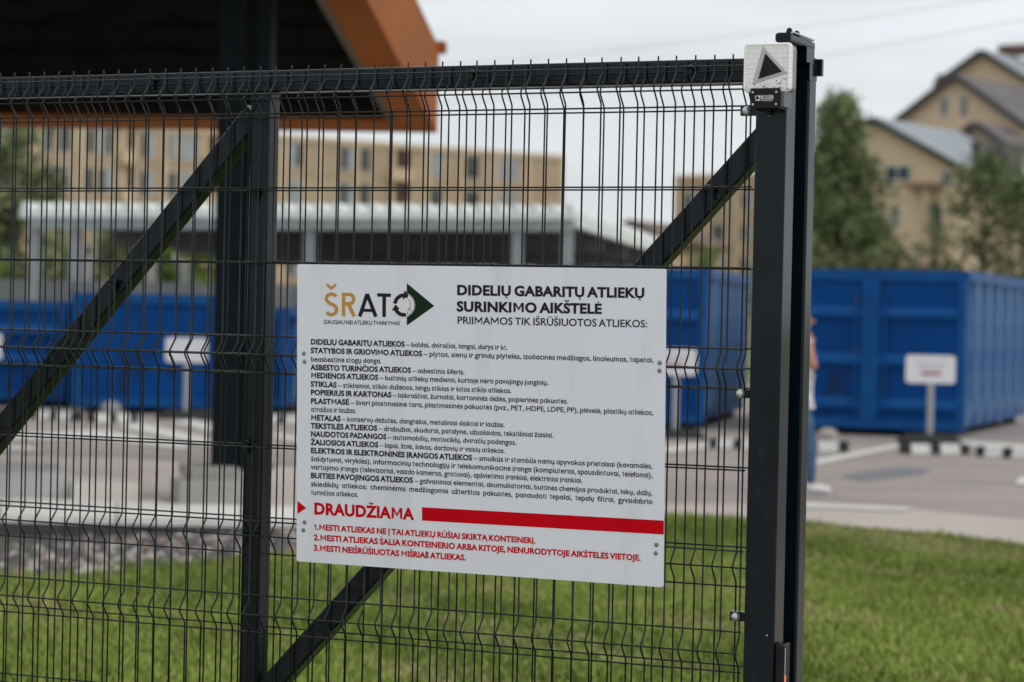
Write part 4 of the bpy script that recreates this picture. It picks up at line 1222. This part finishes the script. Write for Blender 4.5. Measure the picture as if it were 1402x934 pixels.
for cx_, hw, m_, nm in ((-40, 9, PANE, 'w'), (10, 10, PANEL, 'w'), (63, 8, PANEL, 'w'), (88, 7, PANE, 'w'), (118, 9, PANEL, 'w'), (144, 8, PANEL, 'w'), (173, 7, RECESS, 'loggia'), (201, 8, PANE, 'w'), (233, 8, PANE, 'w'), (260, 9, PANEL, 'w'), (286, 7, RECESS, 'loggia'), (325, 9, PANE, 'w'), (362, 8, PANEL, 'w'),
                        (405, 8, PANEL, 'w'), (476, 9, PANE, 'w'), (499, 7, PANE, 'w'), (547, 13, RECESS, 'loggia'), (597, 8, PANEL, 'w'), (644, 11, PANE, 'w'), (693, 16, PANEL, 'w')):
    a0, a1 = F1.px(cx_ - hw, 220)[0], F1.px(cx_ + hw, 220)[0]
    ww.append((a0 - 0.1, a1 + 0.1, m_, nm, 1.9))
zrow = F1.px(644, 213)[1]
apartment('long tan brick apartment block behind the white shed', F1, sa, sb, ztop - 0.35, 12, ww, zrow, 5)
P1 = at(1100, 234, 205); P2 = at(928, 250, 215)
F2 = Frame(P1, (P1 - P2))
sa, sb = F2.px(927, 250)[0], F2.px(1105, 235)[0]
ww = []
for cx_, hw, m_ in ((946, 9, PANE), (985, 8, PANEL), (1022, 9, PANE), (1060, 9, PANE)):
    ww.append((F2.px(cx_ - hw, 270)[0], F2.px(cx_ + hw, 270)[0], m_, 'w', 1.6))
apartment('tan building with a flat roof glimpsed left of the gate post', F2, sa, sb, F2.px(1030, 242)[1], 10, ww, F2.px(1000, 262)[1], 4)
# low brown roofed houses far behind the shed
def gable_house(label, apex, eave, Y, psi, Ln, wins, chimneys=(), roofm=None, name='house', group=None):
    psi = R(psi)
    A = at(*apex, Y)
    F = Frame(A, (math.cos(psi), -math.sin(psi)))
    a_, ze = F.px(*eave)
    w2 = abs(a_)
    t = place(name, label, 'house', F, group)
    zr_ = A.z
    poly = [V((-w2, 0, -0.2)), V((w2, 0, -0.2)), V((w2, 0, ze)), V((0, 0, zr_)), V((-w2, 0, ze))]
    MB().prism(poly, V((0, 0, 0)), V((0, Ln, 0))).build('wall', BRICK2, t)
    ov, th = 0.5, 0.28
    for sg in (-1, 1):
        d_ = V((sg * w2, 0, ze - zr_)); dn = d_.normalized(); nn = V((-dn.z * sg, 0, abs(dn.x)))
        nn = V((sg * (zr_ - ze), 0, w2)).normalized()
        p0 = V((0, 0, zr_)); p1 = V((0, 0, zr_)) + d_ + dn * 0.6
        q_ = [p0 + nn * 0.01, p1 + nn * 0.01, p1 + nn * (0.01 + th), p0 + nn * (0.01 + th)]
        o_ = MB().prism(q_, V((0, -ov, 0)), V((0, Ln + ov, 0))).build('roof', roofm or MATS['grey_roof'], t)
        MB().prism([p0 + nn * -0.12, p1 + nn * -0.12, p1 + nn * (th + 0.03), p0 + nn * (th + 0.03)], V((0, -ov - 0.12, 0)), V((0, -ov - 0.005, 0))).build('verge_board', MATS['dark_verge'], o_)
    for x0, y0, x1, y1 in wins:
        s0_, z1_ = F.px(x0, y0); s1_, z0_ = F.px(x1, y1)
        window(t, F, s0_, z0_, s1_, z1_, mat('blue_glass', (0.035, 0.055, 0.08), 0.4, spec=0.3), fr=0.09)
    for (cx0, y0, cx1, y1, dd) in chimneys:
        s0_, z1_ = F.px(cx0, y0, -dd); s1_, z0_ = F.px(cx1, y1, -dd)
        MB().box((s0_, dd, z0_), (s1_, dd + 1.0, z1_)).build('chimney', mat('brown_brick', (0.13, 0.075, 0.055), 0.9, var=0.2, vscale=1), t)
    return t, F
mat('grey_roof', (0.24, 0.27, 0.30), 0.55, c2=(0.31, 0.34, 0.37), vscale=0.4)
mat('dark_verge', (0.06, 0.055, 0.055), 0.7)
DROOF = mat('dark_tile_roof', (0.10, 0.09, 0.09), 0.8, c2=(0.15, 0.14, 0.14), vscale=0.5)
h1, FH1 = gable_house('tan gabled house with pale grey metal roof, lowest of the three gables at right', (1199, 166), (1313, 229), 160, 36, 12.5,
            [(1212, 227, 1247, 248), (1289, 235, 1305, 255), (1220, 285, 1232, 313), (1262, 281, 1291, 316), (1256, 342, 1266, 368)])
s0_, z1_ = FH1.px(1238, 250, 1.2); s1_, z0_ = FH1.px(1278, 258, 1.2)
MB().box((s0_, -1.2, z0_), (s1_, -0.002, z1_)).build('balcony', mat('balcony_brown', (0.25, 0.15, 0.10), 0.8), h1)
MB().box((s0_ + 1.2, -1.0, 0), (s0_ + 1.6, -0.6, z0_ - 0.002)).build('balcony_post', BRICK, h1)
for (x0, y0, x1, y1) in ((1330, 193, 1343, 210), (1357, 200, 1374, 217)):
    s0_, z1_ = FH1.px(x0, y0, -3.0); s1_, z0_ = FH1.px(x1, y1, -3.0)
    dm = MB().box((s0_, 3.0, z0_ - 1.2), (s1_, 6.0, z1_)).build('dormer', DROOF, h1)
    MB().box((s0_ + 0.15, 2.96, z0_), (s1_ - 0.15, 2.998, z1_ - 0.2)).build('pane', PANE, dm)
s0_, z1_ = FH1.px(1256, 278, 0.0); s1_, z0_ = FH1.px(1296, 320, 0.0)
for k_, dz_ in enumerate((3.1, 6.2)):
    MB().box((s0_ - 0.6, -1.3, z0_ - dz_), (s1_ + 0.4, -0.002, z0_ - dz_ + 1.0)).build('balcony', MATS['balcony_brown'], h1)
gable_house('tan gabled house with two narrow attic windows, middle of the three gables at right', (1310, 106), (1396, 168), 176, 36, 13,
            [(1288, 133, 1298, 160), (1315, 131, 1325, 160)], [(1282, 102, 1300, 125, 2.0)], DROOF)
gable_house('tan gabled house highest up at the right edge, behind the other gables', (1347, 73), (1402, 108), 190, 36, 14,
            [], [(1366, 62, 1420, 74, 5.0)])
gable_house('small dark dormer house between the two right gables', (1338, 172), (1372, 196), 170, 36, 6, [], [], DROOF)
gable_house('low far house with a brown roof seen beyond the end of the white shed', (866, 306), (905, 330), 170, 25, 12, [(880, 322, 886, 332)], [], mat('brown_roof', (0.16, 0.10, 0.08), 0.8, var=0.2, vscale=0.5))

# ------------------------------------------------------------------ overhead cables
for lab, a_, c_ in (('upper of two thin cables crossing the overcast sky at right', (560, 92), (1460, -22)), ('lower of two thin cables crossing the overcast sky at right', (640, 138), (1520, 2))):
    A_, C_ = at(*a_, 62), at(*c_, 55)
    pts_ = []
    D_ = C_ - A_
    for k_ in range(25):
        t_ = -0.9 + 2.8 * k_ / 24
        pts_.append(A_ + D_ * t_ + V((0, 0, 0.25 * ((2 * t_ - 1) ** 2 - 1))))
    cb = thing('power_cable', lab, 'cable', tuple(pts_[0]), 0, 'overhead cables')
    MB().tube([p_ - pts_[0] for p_ in pts_], 0.0055, 6).build('conductor', RUBBER, cb)

# ------------------------------------------------------------------ trees
LEAF = [mat('leaf_green', (0.165, 0.195, 0.085), 0.7, spec=0.25, var=0.3, vscale=0.5, world_space=True), mat('leaf_light', (0.25, 0.28, 0.145), 0.7, spec=0.25, var=0.2, vscale=0.5, world_space=True), mat('leaf_dark', (0.10, 0.135, 0.058), 0.7, spec=0.2)]
LEAFY = [mat('leaf_yellow_green', (0.13, 0.20, 0.035), 0.7, spec=0.25, var=0.3, vscale=0.5, world_space=True), mat('leaf_lime', (0.19, 0.27, 0.055), 0.7, spec=0.25), MATS['leaf_green']]
BARK = mat('bark', (0.10, 0.085, 0.07), 0.9, var=0.4, vscale=4)
def tree(label, px, ytop, Y, wpx, n=5200, leaf=0.16, ms=LEAF, base_frac=0.05, power=1.0, name='tree', cat='tree', bias=0.0, gaps=0.25, yb=None):
    p = at(px, ytop, Y); H_ = p.z
    Rad = wpx / 2 / FPX * Y
    t = thing(name, label, cat, (p.x, p.y, 0))
    rnd = random.Random(hash(label) % 9999 if False else sum(map(ord, label)))
    tr = MB()
    tr.tube([(0, 0, -0.15), (0.04, 0, H_ * 0.3), (-0.05, 0.03, H_ * 0.6), (0.0, 0, H_ * 0.95)], [H_ * 0.018 + 0.05, H_ * 0.014 + .03, H_ * 0.009 + .01, 0.015], 9)
    limbs = []
    for i in range(16):
        z = H_ * (0.14 + 0.78 * i / 16)
        a_ = rnd.uniform(0, 6.28); rr = Rad * prof(z / H_, power) * rnd.uniform(0.55, 0.9)
        e = V((rr * math.cos(a_), rr * math.sin(a_), z + rr * 0.55))
        tr.tube([(0, 0, z), tuple(e * 0.5 + V((0, 0, z * 0.5 - 0.05))), tuple(e)], [0.05, 0.03, 0.01], 6)
        limbs.append(e)
    tr.build('trunk', BARK, t, smooth=True)
    clumps = []
    while len(clumps) < 75:
        z = H_ * rnd.uniform(base_frac, 1.0)
        rr = Rad * prof(z / H_, power)
        a_ = rnd.uniform(0, 6.28); q_ = rr * math.sqrt(rnd.uniform(0.05, 1.0)) * rnd.uniform(0.8, 1.15)
        clumps.append((V((q_ * math.cos(a_) + bias * Rad, q_ * math.sin(a_), z)), rnd.uniform(0.16, 0.34) * min(Rad, H_ * 0.28) + 0.1, rnd.choice((0, 0, 1, 2))))
    lv = MB()
    for i in range(n):
        c, r_, mi = rnd.choice(clumps)
        d_ = V((rnd.gauss(0, 1), rnd.gauss(0, 1), rnd.gauss(0, 1)))
        d_ = d_.normalized() * r_ * rnd.uniform(0.3, 1.15)
        o_ = c + d_
        if o_.z < 0.05: continue
        s_ = leaf * rnd.uniform(0.5, 1.3)
        u_ = V((rnd.gauss(0, 1), rnd.gauss(0, 1), rnd.gauss(0, 1))).normalized()
        w_ = u_.cross(V((rnd.gauss(0, 1), rnd.gauss(0, 1), rnd.gauss(0, 1)))).normalized()
        if rnd.random() < 0.25: mi = rnd.choice((0, 1, 2))
        lv.add([o_ - u_ * s_ * 0.5, o_ + w_ * s_ * 0.35, o_ + u_ * s_ * 0.6, o_ - w_ * s_ * 0.35], [(0, 1, 2, 3)], mi)
    lv.build('crown', ms, t)
    return t
def prof(h, p):
    """crown half-width over height fraction"""
    return max(0.06, min(1.0, (h / 0.18) ** 0.7 if h < 0.18 else 1.0) * (1 - max(0, (h - 0.22) / 0.80)) ** (0.75 * p))
tree('tall pointed green tree right behind the gate post, in front of the tan house', 1152, 150, 85, 275, 18000, 0.22, power=1.7)
tree('bushy lower green tree filling in right of the tall pointed tree', 1192, 300, 83, 130, 4200, 0.2, power=0.7)
tree('green tree at the right edge hiding the middle house', 1350, 215, 88, 170, 5000, 0.2, power=0.75)
tree('grey-green tree at the far right edge above the ribbed container', 1405, 235, 86, 150, 4000, 0.2, power=0.7)
tree('small loose green tree in front of the balcony house', 1283, 275, 84, 70, 900, 0.18, power=0.7)
tree('large green tree at the left edge of the photo, left of the white shed', 28, 178, 62, 190, 7000, 0.2, power=0.6)
tree('dark green bush between the first two shed posts', 75, 330, 66, 90, 3000, 0.16, power=0.4)
tree('yellow-green bush at the left edge above the low container', -8, 365, 58, 80, 1800, 0.14, LEAFY, power=0.4, name='bush', cat='bush')
tree('green bush behind the second shed post', 150, 322, 67, 100, 3000, 0.16, power=0.4, name='bush', cat='bush')
tree('pale green bush seen under the shed roof left of the canopy column', 228, 335, 68, 80, 2600, 0.16, LEAFY, power=0.4, name='bush', cat='bush')
tree('pale green bush seen under the shed roof beside the canopy column', 275, 338, 68, 70, 2200, 0.16, LEAFY, power=0.4, name='bush', cat='bush')
tree('green bush behind the containers just left of the gate post', 960, 335, 75, 60, 1600, 0.15, LEAFY, power=0.4, name='bush', cat='bush')

# ------------------------------------------------------------------ walking person
def skin_mesh(nodes, edges, name, m, parent, sub=2):
    """nodes: {key:(x,y,z,r)}; edges: pairs; first node is the root"""
    keys = list(nodes)
    me_ = bpy.data.meshes.new(name)
    me_.from_pydata([nodes[k][:3] for k in keys], [(keys.index(a), keys.index(c)) for a, c in edges], [])
    o_ = bpy.data.objects.new(name, me_)
    col.objects.link(o_)
    md = o_.modifiers.new('skin', 'SKIN')
    md.use_smooth_shade = True
    for i, k in enumerate(keys):
        sv = me_.skin_vertices[0].data[i]
        r_ = nodes[k][3]
        sv.radius = r_ if isinstance(r_, tuple) else (r_, r_)
        sv.use_root = (i == 0)
    s2 = o_.modifiers.new('sub', 'SUBSURF'); s2.levels = sub; s2.render_levels = sub
    bpy.context.view_layer.update()
    dg = bpy.context.evaluated_depsgraph_get()
    res = bpy.data.meshes.new_from_object(o_.evaluated_get(dg))
    bpy.data.objects.remove(o_)
    res.name = name
    res.materials.clear(); res.materials.append(m)
    for p_ in res.polygons: p_.use_smooth = True
    r2 = bpy.data.objects.new(name, res); col.objects.link(r2); r2.parent = parent
    return r2
G = ground(1108, 676)
py_ = G.y
pcx = at(1090, 560, py_).x
person = thing('person', 'person in white top, blue jeans and white trainers walking right behind the gate post', 'person', (pcx, py_, 0))
SKIN = mat('skin', (0.47, 0.235, 0.155), 0.55, var=0.06, vscale=6)
# local axes: +x walking direction, y depth (near side negative), z up
nd = {'pel': (0, 0, .92, .12), 'waist': (0.0, 0, 1.08, .11), 'chest': (0.01, 0, 1.27, .125), 'neckb': (0.02, 0, 1.40, .07), 'neck': (0.03, 0, 1.46, .052), 'jaw': (0.055, 0, 1.53, .068), 'head': (0.04, 0, 1.60, .088), 'crown': (0.03, 0, 1.655, .06)}
ed = [('pel', 'waist'), ('waist', 'chest'), ('chest', 'neckb'), ('neckb', 'neck'), ('neck', 'jaw'), ('jaw', 'head'), ('head', 'crown')]
arms = {'n': (-1, (0.045, -.19, 1.385), (0.125, -.215, 1.14), (0.10, -.10, 1.35)), 'f': (1, (0.0, .19, 1.385), (-0.08, .23, 1.10), (-0.12, .21, .86))}
for k, (sg, sh_, el, wr) in arms.items():
    nd['sh' + k] = (*sh_, .062); nd['ua' + k] = tuple((a + c) / 2 for a, c in zip(sh_, el)) + (.052,)
    nd['el' + k] = (*el, .045); nd['fa' + k] = tuple(a * 0.65 + c * 0.35 for a, c in zip(el, wr)) + (.042,); nd['wr' + k] = (*wr, .027)
    d_ = (V(wr) - V(el)).normalized()
    pm = V(wr) + d_ * 0.05
    nd['pa' + k] = (*pm, .033)
    ed += [('chest', 'sh' + k), ('sh' + k, 'ua' + k), ('ua' + k, 'el' + k), ('el' + k, 'fa' + k), ('fa' + k, 'wr' + k), ('wr' + k, 'pa' + k)]
    sd = d_.cross(V((0, 1, 0))).normalized()
    for fi, (o1, ln) in enumerate(((-.028, .06), (-.010, .07), (.010, .066), (.027, .052))):
        b1 = pm + sd * o1 + d_ * 0.035; b2 = b1 + d_ * ln * 0.55 + V((0, -sg * 0.012, 0)); b3 = b2 + d_ * ln * 0.35 + V((0, -sg * 0.03, 0))
        nd[f'f{fi}a' + k] = (*b1, .010); nd[f'f{fi}b' + k] = (*b2, .009); nd[f'f{fi}c' + k] = (*b3, .008)
        ed += [('pa' + k, f'f{fi}a' + k), (f'f{fi}a' + k, f'f{fi}b' + k), (f'f{fi}b' + k, f'f{fi}c' + k)]
    tb = V(wr) + d_ * 0.03 + sd * -0.03 + V((0, -sg * .01, 0)); te = tb + d_ * 0.045 + sd * -0.025
    nd['t1' + k] = (*tb, .012); nd['t2' + k] = (*te, .010)
    ed += [('wr' + k, 't1' + k), ('t1' + k, 't2' + k)]
legs = {'n': ((0.0, -.09, .90), (0.12, -.09, .50), (0.135, -.09, .09)), 'f': ((0.0, .09, .90), (-0.02, .09, .50), (-0.34, .09, .17))}
for k, (hp, kn, an) in legs.items():
    nd['hp' + k] = (*hp, .088); nd['th' + k] = tuple((a + c) / 2 for a, c in zip(hp, kn)) + (.075,)
    nd['kn' + k] = (*kn, .055); nd['ca' + k] = tuple(a * .65 + c * .35 for a, c in zip(kn, an)) + (.055,); nd['an' + k] = (*an, .036)
    ed += [('pel', 'hp' + k), ('hp' + k, 'th' + k), ('th' + k, 'kn' + k), ('kn' + k, 'ca' + k), ('ca' + k, 'an' + k)]
skin_mesh(nd, ed, 'body', SKIN, person)
def sub(keys, grow_, extra=None):
    out = {k: (*nd[k][:3], nd[k][3] * grow_ + 0.006) for k in keys}
    if extra: out.update(extra)
    return out
top_keys = ['pel', 'waist', 'chest', 'neckb', 'shn', 'shf', 'uan', 'uaf']
tk = sub(top_keys, 1.12)
tk['pel'] = (0, 0, .94, .155)
tk['waist'] = (0, 0, 1.08, .138)
tk['neckb'] = (0.015, 0, 1.385, .085)
tk['uan'] = tuple(V(arms['n'][1]).lerp(V(arms['n'][2]), .10)) + (.062,); tk['uaf'] = tuple(V(arms['f'][1]).lerp(V(arms['f'][2]), .35)) + (.06,)
tk['hem'] = (0.0, 0, .84, .15)
skin_mesh(tk, [('pel', 'waist'), ('waist', 'chest'), ('chest', 'neckb'), ('chest', 'shn'), ('chest', 'shf'), ('shn', 'uan'), ('shf', 'uaf'), ('pel', 'hem')], 'shirt', mat('white_cotton', (0.70, 0.70, 0.74), 0.8, bump=0.1, bscale=20), person)
jk = sub(['pel', 'hpn', 'thn', 'knn', 'can', 'ann', 'hpf', 'thf', 'knf', 'caf', 'anf'], 1.10)
jk['pel'] = (0, 0, .88, .112)
skin_mesh(jk, [('pel', 'hpn'), ('hpn', 'thn'), ('thn', 'knn'), ('knn', 'can'), ('can', 'ann'), ('pel', 'hpf'), ('hpf', 'thf'), ('thf', 'knf'), ('knf', 'caf'), ('caf', 'anf')], 'jeans', mat('blue_denim', (0.055, 0.12, 0.22), 0.85, var=0.25, vscale=8), person)
SHOE = mat('white_leather', (0.70, 0.70, 0.70), 0.5)
skin_mesh({'a': (0.135, -.09, .10, .052), 'h': (0.11, -.09, .055, .048), 'm': (0.22, -.09, .05, (.048, .044)), 't': (0.325, -.09, .038, (.042, .032))}, [('a', 'h'), ('h', 'm'), ('m', 't')], 'shoe', SHOE, person)
skin_mesh({'a': (-0.34, .09, .16, .046), 'h': (-0.38, .09, .15, .042), 'm': (-0.28, .09, .085, (.042, .038)), 't': (-0.21, .09, .035, (.036, .028))}, [('a', 'h'), ('h', 'm'), ('m', 't')], 'shoe', SHOE, person)
skin_mesh({'a': (0.01, 0, 1.645, .085), 'b': (-0.035, 0, 1.60, .078), 'c': (-0.04, 0, 1.53, .055)}, [('a', 'b'), ('b', 'c')], 'hair', mat('brown_hair', (0.10, 0.055, 0.035), 0.7, var=0.3, vscale=30, stretch=(1, 1, 0.2)), person)
fc = MB().ball((0.135, 0, 1.575), 0.017, 8, 6, (1.2, .7, 1.1)).build('nose', SKIN, person, smooth=True)
ey = MB().ball((0.112, -.032, 1.605), 0.011, 8, 6).ball((0.112, .032, 1.605), 0.011, 8, 6).build('eyes', BLACK, person, smooth=True)
MB().ball((0.115, 0, 1.535), 0.016, 8, 6, (.6, 1.3, .35)).build('mouth', mat('lips', (0.38, 0.13, 0.11), 0.5), person, smooth=True)
MB().ball((0.03, -.088, 1.585), 0.022, 8, 6, (.8, .35, 1.3)).ball((0.03, .088, 1.585), 0.022, 8, 6, (.8, .35, 1.3)).build('ears', SKIN, person, smooth=True)
